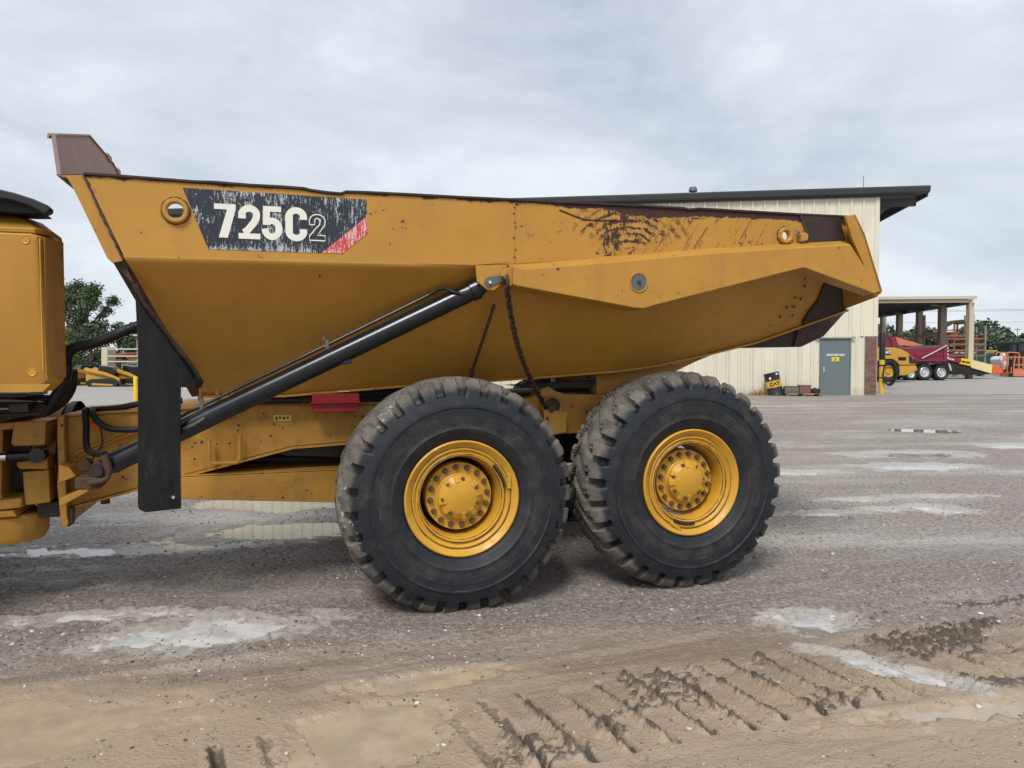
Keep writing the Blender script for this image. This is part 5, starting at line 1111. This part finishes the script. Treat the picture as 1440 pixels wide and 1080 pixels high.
S = Site(1251, 44.4, 1.0)
ld = thing('wheel_loader', 'yellow CAT loader with rounded engine hood behind the brick corner', 'loader', S.loc)
hood = S.z((60, 585), (130, 580), (255, 582), (320, 600), (370, 625), (420, 670), (440, 720), (447, 740), (330, 745), (292, 742), (270, 715), (230, 690), (150, 690), (60, 720))
P('hood', 'far_yellow', MB().prism(hood, -1.0, 1.0), ld, bevel=0.06)
P('counterweight', 'far_yellow', MB().prism(S.z((292, 748), (330, 750), (447, 746), (458, 790), (345, 838), (285, 838)), -1.05, 1.05), ld, bevel=0.05)
P('grille', 'dark_steel', MB().prism(S.z((378, 645), (405, 665), (428, 700), (436, 728), (382, 726)), -1.012, -1.003), ld, smooth=0)
P('hood_badge', 'black_paint', MB().prism(S.z((280, 668), (358, 668), (352, 700), (284, 700)), -1.010, -1.003), ld, smooth=0)
P('logo_panel', 'black_paint', MB().prism(S.z((120, 600), (205, 605), (212, 650), (120, 645)), -1.010, -1.003), ld, smooth=0)
lx, lz = S.z((160, 625))[0]
lettering('CAT', 0.22, 'white', ld, (lx + 0.10, -1.014, lz), sx=1.0, bold=0.01)
P('loader_frame', 'dark_steel', MB().box(-2.6, 1.2, -0.7, 0.7, 0.35, 0.8), ld, smooth=0)
for y in (-1.15, 0.75):
    road_wheel(ld, -0.12, 0.62, 0.66, y, 0.42, 'far_yellow', 0.52)
    road_wheel(ld, -2.6, 0.62, 0.66, y, 0.42, 'far_yellow', 0.52)
P('cab', 'far_yellow', MB().box(-2.4, -1.1, -0.7, 0.7, 1.0, 1.5).box(-2.4, -1.1, -0.75, 0.75, 2.45, 2.6), ld, bevel=0.04)
P('cab_glass', 'glass_dark', MB().box(-2.35, -1.15, -0.66, 0.66, 1.5, 2.45), ld, smooth=0)

S = Site(1300, 47.7, 1.15)
mt = thing('tipper_truck', 'maroon tipper truck with dump box and silver rims behind the yellow loader', 'truck', S.loc)
P('dump_box', 'maroon', MB().prism(S.z((215, 585), (450, 590), (640, 580), (722, 552), (740, 700), (725, 716), (440, 708), (300, 660), (215, 640)), -1.15, 1.15), mt, bevel=0.03)
P('box_rib', 'maroon', MB().prism(S.z((440, 640), (690, 630), (690, 655), (440, 662)), -1.21, -1.152), mt, smooth=0)
P('box_rib', 'maroon', MB().prism(S.z((690, 570), (720, 560), (738, 700), (700, 705)), -1.22, -1.152), mt, smooth=0)
P('box_rib', 'maroon', MB().prism(S.z((440, 695), (700, 690), (700, 706), (440, 708)), -1.21, -1.152), mt, smooth=0)
for k in range(4): P('tail_light', 'white', MB().prism(S.z((728, 575 + 30 * k), (736, 575 + 30 * k), (738, 592 + 30 * k), (730, 592 + 30 * k)), -1.24, -1.222), mt, smooth=0)
P('tarp', 'tarp', MB().prism(S.z((240, 580), (420, 575), (680, 560), (640, 585), (450, 592), (250, 592)), -1.0, 1.0), mt, smooth=0)
ap = S.z((490, 680), (600, 625), (720, 560)); P('tarp_arm', 'alu', MB().tube([(x, -1.28, z) for x, z in ap], 0.035, 8), mt)
P('chassis', 'dark_steel', MB().box(-4.2, 1.6, -0.5, 0.5, 0.55, 0.95), mt, smooth=0)
for x_, y_, r_ in ((525, 810, 76), (680, 810, 72), (400, 830, 62)):
    x, z = S.q(*Zr(x_, y_)); rr = r_ / 6.545 * S.s
    for y in (-1.2, 0.55): road_wheel(mt, x, rr, rr, y, 0.62, 'alu', 0.62)
P('mud_guard', 'alu', MB().prism(S.z((745, 720), (765, 740), (778, 790), (768, 800), (750, 760)), -1.15, 1.15), mt, bevel=0.02)
P('cab', 'maroon', MB().prism(S.z((-60, 450), (150, 440), (205, 460), (260, 500), (290, 570), (290, 700), (-60, 760)), -1.05, 1.05), mt, bevel=0.06)
P('cab_window', 'glass_dark', MB().prism(S.z((50, 470), (150, 462), (150, 560), (50, 570)), -1.062, -1.053), mt, smooth=0)
P('hood_seam', 'dark_steel', MB().prism(S.z((190, 465), (230, 520), (240, 590), (228, 590), (215, 525), (182, 470)), -1.06, -1.052), mt, smooth=0)
x, z = S.q(*Zr(40, 820)); road_wheel(mt, x, 0.52, 0.52, -1.15, 0.35, 'alu', 0.62)

S = Site(1283, 53.0, 1.2)
hp_ = thing('screening_hopper', 'faded orange hopper with slanted sides rising behind the maroon tipper', 'hopper', S.loc)
P('hopper_wall', 'salmon', MB().prism(S.z((255, 480), (380, 520), (520, 560), (420, 568), (285, 560)), -1.2, -0.9), hp_, bevel=0.02)
P('hopper_wall', 'salmon', MB().prism(S.z((255, 485), (450, 500), (560, 520), (600, 552), (520, 562), (400, 530)), 0.6, 0.9), hp_, bevel=0.02)
P('hopper_belt', 'tarp', MB().prism(S.z((290, 500), (420, 530), (560, 560), (420, 562), (340, 535)), -0.8, 0.5), hp_, smooth=0)
P('hopper_leg', 'dark_steel', MB().box(-1.2, -1.0, -1.0, 0.8, 0, 2.2).box(1.4, 1.6, -1.0, 0.8, 0, 2.2), hp_, smooth=0)

S = Site(1360, 51.0, 0.5)
cv = thing('conveyor', 'long sloping conveyor in maroon, yellow and cream with orange tip', 'conveyor', S.loc)
P('feed_section', 'maroon', MB().prism(S.z((725, 648), (860, 682), (862, 728), (725, 700)), -0.5, 0.5), cv, bevel=0.02)
P('yellow_section', 'bright_yellow', MB().prism(S.z((862, 678), (958, 692), (950, 752), (840, 728), (862, 716)), -0.52, 0.52), cv, bevel=0.01)
P('cream_section', 'cream', MB().prism(S.z((958, 693), (1150, 740), (1142, 820), (955, 768), (950, 752)), -0.52, 0.52), cv, bevel=0.01)
P('orange_head', 'orange', MB().prism(S.z((1152, 742), (1205, 745), (1238, 790), (1232, 816), (1145, 824)), -0.55, 0.55), cv, bevel=0.03)
P('logo_dash', 'white', MB().prism(S.z((735, 672), (752, 676), (752, 690), (735, 686)), -0.512, -0.503).prism(S.z((757, 680), (770, 683), (770, 694), (757, 691)), -0.512, -0.503).prism(S.z((775, 684), (797, 689), (797, 699), (775, 694)), -0.512, -0.503), cv, smooth=0)
P('word_dash', 'dark_steel', MB().prism(S.z((868, 700), (900, 706), (898, 722), (866, 716)), -0.532, -0.523).prism(S.z((906, 708), (940, 714), (938, 728), (904, 723)), -0.532, -0.523), cv, smooth=0)
P('conveyor_frame', 'dark_steel', MB().prism(S.z((740, 705), (850, 735), (960, 775), (1140, 825), (960, 830), (780, 828)), -0.4, 0.4), cv, smooth=0)
P('conveyor_track', 'black_rubber', MB().prism(S.z((740, 790), (960, 800), (1040, 815), (1040, 830), (740, 830)), -0.9, 0.9), cv, smooth=0)

S = Site(1403, 66.0, 1.0)
gt = thing('green_truck', 'dark green truck with rounded hood parked beyond the orange conveyor tip', 'truck', S.loc)
P('hood', 'green', MB().prism(S.z((1085, 640), (1130, 630), (1200, 634), (1225, 650), (1232, 690), (1180, 682), (1140, 700), (1125, 745), (1085, 745)), -1.0, 1.0), gt, bevel=0.08)
P('fender', 'green', MB().prism(S.z((1135, 720), (1150, 690), (1185, 678), (1225, 690), (1240, 730), (1225, 725), (1200, 700), (1170, 700), (1150, 725)), -1.15, -0.7), gt, bevel=0.03)
x, z = S.q(*Zr(1190, 765)); road_wheel(gt, x, 0.52, 0.52, -1.1, 0.4, 'alu', 0.6)
P('cab', 'green', MB().prism(S.z((1000, 560), (1080, 560), (1090, 640), (1090, 780), (1000, 780)), -1.0, 1.0), gt, bevel=0.05)
P('cab_window', 'glass_dark', MB().prism(S.z((1020, 580), (1070, 580), (1078, 640), (1020, 640)), -1.012, -1.003), gt, smooth=0)
S = Site(1402, 72.0, 0.8)
o_ = thing('exhaust_stack_loader', 'small machine with yellow hood and two upright exhausts behind the green truck', 'loader', S.loc)
P('hood', 'far_yellow', MB().prism(S.z((1160, 610), (1195, 605), (1225, 640), (1225, 700), (1150, 700)), -0.8, 0.8), o_, bevel=0.04)
for xx in (1105, 1130, 1240):
    x, z = S.q(*Zr(xx, 560)); P('exhaust', 'dark_steel', MB().tube([(x, 0, 0.8), (x, 0, z)], 0.07, 10), o_)
P('machine_base', 'dark_steel', MB().prism(S.z((1100, 700), (1260, 700), (1260, 790), (1100, 790)), -0.8, 0.8), o_, smooth=0)

S = Site(1428, 60.0, 1.0)
bc = thing('skid_machine', 'machine with square black cab standing behind the orange lift', 'machine', S.loc)
P('cab_frame', 'black_paint', MB().prism(S.z((1312, 528), (1500, 520), (1500, 545), (1312, 550)), -1.0, 1.0).prism(S.z((1312, 550), (1335, 550), (1335, 650), (1312, 650)), -1.0, -0.85).prism(S.z((1385, 550), (1400, 550), (1400, 650), (1385, 650)), -1.0, -0.85).prism(S.z((1312, 615), (1500, 615), (1500, 700), (1312, 700)), -1.0, 1.0), bc, bevel=0.02)
P('cab_window', 'glass_dark', MB().prism(S.z((1335, 552), (1500, 548), (1500, 615), (1335, 615)), -0.9, 0.8), bc, smooth=0)
P('track_unit', 'black_rubber', MB().prism(S.z((1300, 705), (1520, 705), (1520, 790), (1300, 790)), -1.1, 1.1), bc, bevel=0.1)

S = Site(1410, 57.5, 0.7)
wl = thing('boom_lift', 'white bodied boom lift with black wheels left of the orange lift', 'lift', S.loc)
P('body', 'white_paint', MB().prism(S.z((1228, 690), (1245, 668), (1285, 658), (1305, 680), (1300, 780), (1270, 795), (1240, 760)), -0.7, 0.7), wl, bevel=0.08)
P('boom', 'white_paint', MB().prism(S.z((1285, 640), (1310, 632), (1318, 720), (1300, 740)), -0.2, 0.2), wl, bevel=0.02)
P('engine', 'dark_steel', MB().prism(S.z((1285, 690), (1345, 685), (1345, 760), (1290, 790)), -0.6, 0.6), wl, bevel=0.03)
x, z = S.q(*Zr(1312, 790)); road_wheel(wl, x, 0.40, 0.40, -0.8, 0.35, 'dark_steel', 0.5); road_wheel(wl, x - 1.5, 0.40, 0.40, 0.45, 0.35, 'dark_steel', 0.5)

S = Site(1432, 56.0, 0.7)
ol = thing('orange_lift', 'orange lift platform with railings at the right edge of the picture', 'lift', S.loc)
def rail_(pts, w=0.055, y=-0.6): return [(x, y, z) for x, z in S.z(*pts)], w
P('platform', 'lift_orange', MB().prism(S.z((1335, 808), (1640, 815), (1640, 850), (1335, 845)), -0.8, 0.8), ol, bevel=0.02)
for y in (-0.65, 0.65):
    for pts in (((1300, 625), (1395, 630), (1405, 650)), ((1300, 625), (1285, 650)), ((1345, 740), (1640, 745)), ((1360, 670), (1640, 672)), ((1365, 655), (1350, 740), (1345, 840)), ((1400, 640), (1398, 740), (1395, 840)), ((1435, 670), (1432, 840)), ((1500, 670), (1500, 840)), ((1570, 670), (1570, 840)), ((1630, 670), (1630, 840))):
        P('guard_rail', 'lift_orange', MB().tube([(x, y, z) for x, z in S.z(*pts)], 0.045, 6), ol)
P('control_box', 'dark_steel', MB().prism(S.z((1340, 690), (1365, 690), (1365, 760), (1340, 760)), -0.55, -0.2), ol, smooth=0)
P('kick_plate', 'lift_orange', MB().prism(S.z((1345, 775), (1430, 775), (1430, 808), (1345, 806)), -0.70, -0.66), ol, smooth=0)
for xx in (1330, 1480, 1620):
    x, z = S.q(*Zr(xx, 838)); P('caster', 'black_rubber', MB().lathe([(0, -0.7), (0.14, -0.7), (0.14, -0.5), (0, -0.5)], 16, c=(x, 0, 0.14)), ol)

# open shed
sh = thing('open_shed', 'open sided cream shed with dark underside on tall columns beyond the trucks', 'shed', (0, 0, gz(60)))
zs = gz(60)
fx, fz = spot(1371, 416, 52.0); _, fz2 = spot(1366, 424, 52.0); ZT = fz - zs; ZB = fz2 - zs
a_ = R(-6.9); ca, sa = math.cos(a_), math.sin(a_)
def shp(lx, ly): return (fx + lx * ca - ly * sa, 52.0 + lx * sa + ly * ca)
def quad_slab(x0, x1, y0, y1, z0, z1):
    c = [shp(x0, y0), shp(x1, y0), shp(x1, y1), shp(x0, y1)]
    return [[(x, y, z0) for x, y in c], [(x, y, z1) for x, y in c]]
P('front_beam', 'shed_cream', MB().loft(quad_slab(-16, -0.15, 0.0, 0.25, ZB - 0.05, ZT - 0.24)), sh, smooth=0)
P('gutter', 'shed_cream', MB().loft(quad_slab(-16, 0.08, -0.18, -0.01, ZT - 0.22, ZT)), sh, bevel=0.03)
P('roof', 'soffit', MB().loft(quad_slab(-16, -0.3, 0.26, 22, ZB + 0.10, ZT - 0.02)), sh, smooth=0)
P('side_beam', 'shed_brown', MB().loft(quad_slab(-0.36, -0.12, 0.26, 22, ZB - 0.18, ZB + 0.095)), sh, smooth=0)
for k in range(7): P('purlin', 'soffit', MB().loft(quad_slab(-16, -0.4, 3 * k + 1.5, 3 * k + 1.62, ZB - 0.12, ZB + 0.095)), sh, smooth=0)
def shed_col(u, D, wpx, mat, top):
    x = spot(u, 500, D)[0]; w = wpx * D / 1080 / 2
    return P('column', mat, MB().box(x - w, x + w, D - w, D + w, -0.3, top), sh, bevel=0.01)
shed_col(1363, 52.35, 7.4, 'shed_cream', ZB - 0.055)
for u, D, w in ((1324, 55.5, 8.6), (1292, 60.5, 7.2), (1264, 64.5, 7.0), (1241, 69.0, 6.2)): shed_col(u, D, w, 'shed_brown', ZB + 0.09)
shed_col(1298.5, 58.0, 3.2, 'shed_brown', 4.6)
x, z = spot(1314.5, 425.5, 54.0); P('lamp_dome', 'white_paint', MB().lathe([(0, 0.12), (0.18, 0.08), (0.25, -0.05), (0.0, -0.05)], 20, axis='z', c=(x, 54.0, ZB - 0.1)), sh)
x, z = spot(1271.5, 440, 60); P('hanging_lamp', 'dark_steel', MB().lathe([(0, 0.2), (0.08, 0.15), (0.14, -0.1), (0.0, -0.1)], 14, axis='z', c=(x, 60, z - zs)), sh)
x, z = spot(1368, 421, 51.9); P('downspout', 'shed_cream', MB().tube([(x + 0.02, 51.85, ZT - 0.2), (x - 0.12, 51.95, ZT - 0.6), (x - 0.14, 52.0, 0)], 0.05, 8), sh)

# steel stock rack
S = Site(1340, 57.0, 0.6)
rk = thing('steel_rack', 'rusty orange storage rack stacked with steel under the open shed', 'rack', S.loc)
M['rack_orange'] = plain('rack_orange_paint', (0.27, 0.105, 0.06), 0.75, 0, 0.35, 3)
for xx in (735, 800, 905, 1085, 975):
    x, _ = S.q(*Zr(xx, 600)); top = {735: 480, 800: 365, 905: 350, 975: 275, 1085: 385}[xx]; _, z = S.q(*Zr(xx, top))
    P('upright', 'shed_brown' if xx > 950 else 'rack_orange', MB().box(x - 0.05, x + 0.05, -0.6, -0.5, 0, z).box(x - 0.05, x + 0.05, 0.5, 0.6, 0, z), rk, smooth=0)
for yy, x0, x1 in ((470, 250, 910), (495, 720, 1080), (545, 735, 1085), (600, 735, 1085), (650, 735, 1085)):
    (a0, z), (a1, _) = S.q(*Zr(x0, yy)), S.q(*Zr(x1, yy))
    P('shelf_beam', 'rack_orange', MB().box(a0, a1, -0.66, -0.605, z - 0.09, z + 0.02).box(a0, a1, 0.60, 0.66, z - 0.09, z + 0.02), rk, smooth=0)
random.seed(3)
for yy, x0, x1 in ((463, 500, 900), (508, 720, 900), (520, 740, 1070), (535, 740, 1075), (585, 750, 1060), (640, 750, 1050)):
    for k in range(11):
        k = k % 5
        (a0, z), (a1, _) = S.q(*Zr(x0 + random.uniform(0, 60), yy)), S.q(*Zr(x1 - random.uniform(0, 90), yy))
        P('steel_bar', random.choice(['rust', 'salmon', 'rack_orange', 'shed_brown', 'white_paint', 'shed_cream']), MB().box(a0 + random.uniform(0, 0.8), a1, -0.55 + 0.22 * k, -0.40 + 0.22 * k, z - 0.05 + (zo := random.uniform(0, 0.38)), z - 0.05 + zo + random.uniform(0.05, 0.12)), rk, smooth=0)
top_ = S.z((735, 375), (800, 335), (890, 322), (910, 340), (905, 365), (820, 350), (745, 390))
P('rack_arch', 'rust', MB().prism(top_, -0.5, 0.5), rk, smooth=0)
P('rack_brace', 'dark_steel', MB().tube([(x, -0.62, z) for x, z in S.z((985, 440), (1070, 500))], 0.05, 6).tube([(x, -0.62, z) for x, z in S.z((1060, 430), (985, 500))], 0.05, 6), rk)

# ------------------------------------------------------------------ yard on the left
def Zl(x, y): return 60 + x / 5.4, 380 + y / 5.4
S = Site(128, 39.0)
random.seed(11)
def skid():
    t = thing('track_loader', 'yellow track loader with raised rear arms, seen beside the dark hose', 'loader', (0, 0, 0))
    P('track', 'black_rubber', MB().prism([(-0.85, 0.0), (0.75, 0.0), (0.95, 0.18), (0.85, 0.42), (0.3, 0.55), (-0.75, 0.5), (-1.0, 0.25)], -0.85, -0.5).prism([(-0.85, 0.0), (0.75, 0.0), (0.95, 0.18), (0.85, 0.42), (0.3, 0.55), (-0.75, 0.5), (-1.0, 0.25)], 0.5, 0.85), t, bevel=0.03)
    P('track_guard', 'far_yellow', MB().prism([(-0.6, 0.10), (0.6, 0.06), (0.65, 0.16), (-0.6, 0.24)], -0.88, -0.852), t, smooth=0)
    P('body', 'far_yellow', MB().prism([(-1.15, 0.35), (0.4, 0.35), (0.5, 0.7), (-0.4, 1.0), (-1.1, 0.95)], -0.48, 0.48), t, bevel=0.05)
    P('cab', 'black_paint', MB().prism([(-0.45, 0.95), (0.55, 0.72), (0.45, 1.30), (-0.35, 1.42)], -0.45, 0.45), t, bevel=0.03)
    for y in (-0.66, 0.56): P('lift_arm', 'far_yellow', MB().prism([(-1.2, 1.15), (-1.05, 1.28), (0.2, 0.92), (0.95, 0.55), (1.10, 0.12), (0.95, 0.10), (0.72, 0.50), (0.1, 0.74), (-1.0, 1.02)], y, y + 0.10), t, bevel=0.01)
    P('bucket', 'dark_steel', MB().prism([(1.02, 0.05), (1.65, 0.04), (1.60, 0.09), (1.15, 0.15), (1.10, 0.5), (1.02, 0.5)], -0.9, 0.9), t, bevel=0.01)
    return t
sk = skid()
for k, (u, D, rz, lab) in enumerate(((152, 38.5, 0.1, 'yellow track loader with sloping lift arm in the middle of the left row'), (119, 40.0, 0.9, 'yellow track loader furthest left, seen past the wrapped hose'), (187, 39.0, -0.2, 'yellow track loader behind the yellow pole, half hidden by the rubber flap'))):
    o = sk if k == 0 else copy_of(sk)
    x, _ = spot(u, 540, D); o.location = (x, D, gz(D)); o.scale = (0.8, 0.8, 0.74); o.rotation_euler = (0, 0, rz); o['label'] = lab; o['group'] = 'track loaders in a row on the left'
x, _ = spot(190.5, 540, 24.4)
o = MB().lathe([(0, 0), (0.062, 0), (0.062, 0.84), (0.05, 0.87), (0, 0.88)], 20, axis='z').build('bollard', 'bright_yellow', loc=(x, 24.4, gz(24.4))); tag(o, 'plain bright yellow pole on the concrete left of the rubber flap', 'bollard')

S = Site(147, 47.0, 0.5)
pk = thing('pipe_rack', 'cream storage rack with pipes behind the row of track loaders', 'rack', S.loc)
P('end_post', 'shed_cream', MB().prism([S.q(*Zl(445, 585)), S.q(*Zl(492, 585)), S.q(*Zl(492, 745)), S.q(*Zl(445, 745))], -0.5, 0.5).prism([S.q(*Zl(445, 745)), S.q(*Zl(492, 745)), (S.q(*Zl(492, 745))[0], 0), (S.q(*Zl(445, 745))[0], 0)], -0.3, 0.3), pk, bevel=0.01)
for yy in (598, 652, 693):
    (a0, z), (a1, _) = S.q(*Zl(495, yy)), S.q(*Zl(900, yy))
    P('rack_rail', 'shed_cream', MB().box(a0, a1, -0.5, -0.42, z - 0.04, z + 0.04).box(a0, a1, 0.42, 0.5, z - 0.04, z + 0.04), pk, smooth=0)
for xx in (715, 880):
    a0, _ = S.q(*Zl(xx, 600)); _, z = S.q(*Zl(xx, 500)); P('upright', 'shed_brown', MB().box(a0 - 0.06, a0 + 0.06, -0.42, 0.42, 0, z), pk, smooth=0)
a0, z = S.q(*Zl(690, 500)); P('rack_roof', 'shed_cream', MB().box(a0, a0 + 2.2, -0.6, 0.6, z, z + 0.1), pk, smooth=0)
for k in range(10):
    yy = random.choice([640, 682, 710]); (a0, z) = S.q(*Zl(500 + random.uniform(0, 120), yy)); a1 = a0 + random.uniform(1.0, 2.6)
    P('pipe', random.choice(['rust', 'dark_steel', 'shed_brown', 'rack_orange']), MB().tube([(a0, random.uniform(-.4, .4), z + random.uniform(0, .12)), (a1, random.uniform(-.4, .4), z + random.uniform(0, .12))], 0.05, 8), pk)

# ------------------------------------------------------------------ trees
def leaf_mat(name, c1, c2):
    m = NT(name); g = m.n('ShaderNodeNewGeometry'); n = m.noise(m.obj, 0.55, 3)
    f = m.math('ADD', m.math('MULTIPLY', g.outputs['Random Per Island'], 0.6), m.math('MULTIPLY', n, 0.4))
    return m.done(m.mix(f, c1, c2), 0.6, 0)
LEAF = [leaf_mat("oak_leaf", (0.028, 0.052, 0.022), (0.080, 0.125, 0.048)), leaf_mat("dark_leaf", (0.026, 0.048, 0.024), (0.066, 0.105, 0.045)), leaf_mat("bright_leaf", (0.055, 0.095, 0.022), (0.14, 0.19, 0.045)), leaf_mat("far_leaf", (0.055, 0.085, 0.052), (0.115, 0.160, 0.095))]  # far_leaf is lightened: distance haze put into the leaf colour
M['bark'] = plain('bark', (0.075, 0.06, 0.048), 0.9, 0, 0.4, 4)
def tree(name, label, x, y, h, r, mat, seed, n=1500, leaf=0.22, low=0.35, group=None, lobes=9, clumps=None):
    rg = random.Random(seed)
    t = thing(name, label, 'tree' if 'shrub' not in name else 'shrub', (x, y, gz(y)), 0, group)
    tr = MB().tube([(0, 0, -0.2), (rg.uniform(-.1, .1), 0, h * 0.25), (rg.uniform(-.2, .2), 0, h * 0.55), (rg.uniform(-.3, .3), 0, h * 0.85)], [0.035 * h, 0.028 * h, 0.018 * h, 0.004 * h], 9)
    cs = []
    for cx_, cz_, cr_ in (clumps or []):
        cs.append((cx_, rg.uniform(-1.2, 1.2), cz_, cr_)); tr.tube([(0, 0, h * rg.uniform(0.2, 0.5)), (cx_ * 0.5, cs[-1][1] * 0.5, cz_ * 0.75), cs[-1][:3]], [0.012 * h, 0.008 * h, 0.002 * h], 5)
    for k in range(0 if clumps else lobes):
        a = rg.uniform(0, 6.283); rr = r * rg.uniform(0.15, 0.72); z = h * rg.uniform(low + 0.08, 0.86)
        k_ = 1 - 0.55 * max(0, (z / h - 0.6) / 0.4); cs.append((rr * math.cos(a) * k_, rr * math.sin(a) * k_, z, r * rg.uniform(0.28, 0.48)))
        tr.tube([(0, 0, h * rg.uniform(0.22, 0.5)), (cs[-1][0] * 0.5, cs[-1][1] * 0.5, z * 0.8), cs[-1][:3]], [0.012 * h, 0.008 * h, 0.002 * h], 5)
    if not clumps: cs.append((0, 0, h * 0.9, r * 0.34))
    P('trunk', 'bark', tr, t)
    V = []; F = []
    wsum = sum(c[3] ** 2 for c in cs)
    for c in cs:
        for _ in range(int(n * c[3] ** 2 / wsum)):
            d = Vector((rg.gauss(0, 1), rg.gauss(0, 1), rg.gauss(0, 1))).normalized() * c[3] * (rg.uniform(0.45, 1.08) if not clumps else rg.uniform(0.2, 0.9) + (rg.random() ** 3) * 0.75)
            p = Vector(c[:3]) + Vector((d.x, d.y, d.z * 0.72)); q = rg.uniform(0.5, 1.3) * leaf
            u = Vector((rg.gauss(0, 1), rg.gauss(0, 1), rg.gauss(0, 0.6))).normalized(); w = u.cross(Vector((rg.gauss(0, 1), rg.gauss(0, 1), rg.gauss(0, 1)))).normalized()
            o = len(V); V += [p - u * q, p + w * q * 0.6 - u * q * 0.1, p + u * q, p - w * q * 0.6 + u * q * 0.1]; F.append((o, o + 1, o + 2, o + 3))
    mb = MB(); mb.v = [tuple(v) for v in V]; mb.f = F
    mb.build('crown', LEAF[mat], t, smooth=0)
    return t
x, _ = spot(112, 500, 66); tree('oak_tree', 'tall loose crowned oak standing above the loaders on the left', x, 66, 8.7, 3.6, 0, 5, 17000, 0.10, 0.22, clumps=[((u - 112) * 0.0611, (503 - v) * 0.0611 + 1.42, r_ * 0.0611) for u, v, r_ in ((92, 408, 15), (104, 400, 10), (100, 424, 17), (86, 440, 15), (76, 420, 14), (66, 412, 16), (126, 412, 12), (140, 407, 10), (151, 424, 10), (138, 430, 13), (122, 441, 13), (147, 414, 7), (155, 419, 5), (133, 420, 12), (143, 436, 9), (118, 425, 9), (108, 455, 15), (130, 460, 15), (95, 470, 18), (149, 445, 7), (118, 478, 20), (140, 480, 17))])
for k, (u, D, h, r, mt_, lab) in enumerate(((92, 58, 3.6, 1.7, 2, 'yellow green shrub at the foot of the oak by the yellow cover'), (128, 62, 4.2, 2.0, 1, 'dark shrub in front of the oak trunk above the loaders'))):
    x, _ = spot(u, 500, D); tree('shrub', lab, x, D, h, r, mt_, 20 + k, 2400, 0.14, 0.05)
ORD = 'first second third fourth fifth sixth seventh eighth ninth tenth eleventh twelfth thirteenth fourteenth fifteenth sixteenth seventeenth eighteenth nineteenth twentieth twenty-first twenty-second'.split()
for k, u in enumerate((98, 138, 168, 200)):
    D = 82 + 5 * (k % 3); x, _ = spot(u, 500, D); tree('broadleaf_tree', 'dark green tree, %s from the left behind the left yard' % ORD[k], x, D, 4.6 + 1.0 * ((k * 7) % 3) / 2, 2.6, (1, 0, 1)[k % 3], 40 + k, 2600, 0.19, 0.03, 'trees closing off the left yard')
for k in range(22):
    u = 1222 + 10.5 * k; D = 128 + 14 * ((k * 5) % 4); hpx = 37 + 5 * math.sin(k * 2.1) + 5 * math.sin(k * 0.9 + 1)
    if 1370 < u < 1412: hpx += 8
    if u > 1418: hpx -= 8
    x, _ = spot(u, 500, D); h = hpx * D / 1080 + 1.4; tree('roadside_tree', '%s green tree, %s from the left in the far tree line' % ('tall' if hpx > 38 else 'low', ORD[k]), x, D, h, h * 0.62, 3 if k % 3 else 1, 70 + k, 2600, 0.34, 0.02, 'trees of the far tree line on the right')
# power line
pl_ = thing('power_line', 'thin sagging overhead wires crossing above the far tree line', 'power line', (0, 0, gz(190)))
xs = []
for u, D in ((1600, 190), (1150, 205)):
    x, _ = spot(u, 500, D); xs.append((x, D)); P('pole', 'wood', MB().tube([(x, D, 0), (x, D, 14.6)], [0.14, 0.10], 8).box(x - 1.2, x + 1.2, D - 0.05, D + 0.05, 14.05, 14.18), pl_)
for dz, dx in ((14.2, -1.1), (13.9, 1.1), (11.0, 0)):
    for (xa, ya), (xb, yb) in ((xs[1], xs[0]),):
        P('wire', 'dark_steel', MB().tube([(xa + dx + (xb - xa) * t, ya + (yb - ya) * t, dz - 1.2 * 4 * t * (1 - t) * 0.5) for t in [i / 12 for i in range(13)]], 0.03, 5), pl_)
for k, (u, D, lab) in enumerate(((1414, 260, 'short distant wooden utility pole left of the other above the trees'), (1431, 280, 'short distant wooden utility pole nearest the right edge above the trees'))):
    x, zt = spot(u, 461, D); p = thing('utility_pole', lab, 'pole', (x, D, gz(D)), 0, 'distant utility poles')
    P('pole_shaft', 'wood', MB().tube([(0, 0, 0), (0, 0, zt - gz(D))], [0.16, 0.12], 8), p); P('cross_arm', 'wood', MB().box(-1.3, 1.3, -0.08, 0.08, zt - 1.0, zt - 0.8), p)
scene.render.engine = 'CYCLES'
print('objects', len(bpy.data.objects), 'tris', sum(len(o.data.polygons) for o in bpy.data.objects if o.type == 'MESH'))
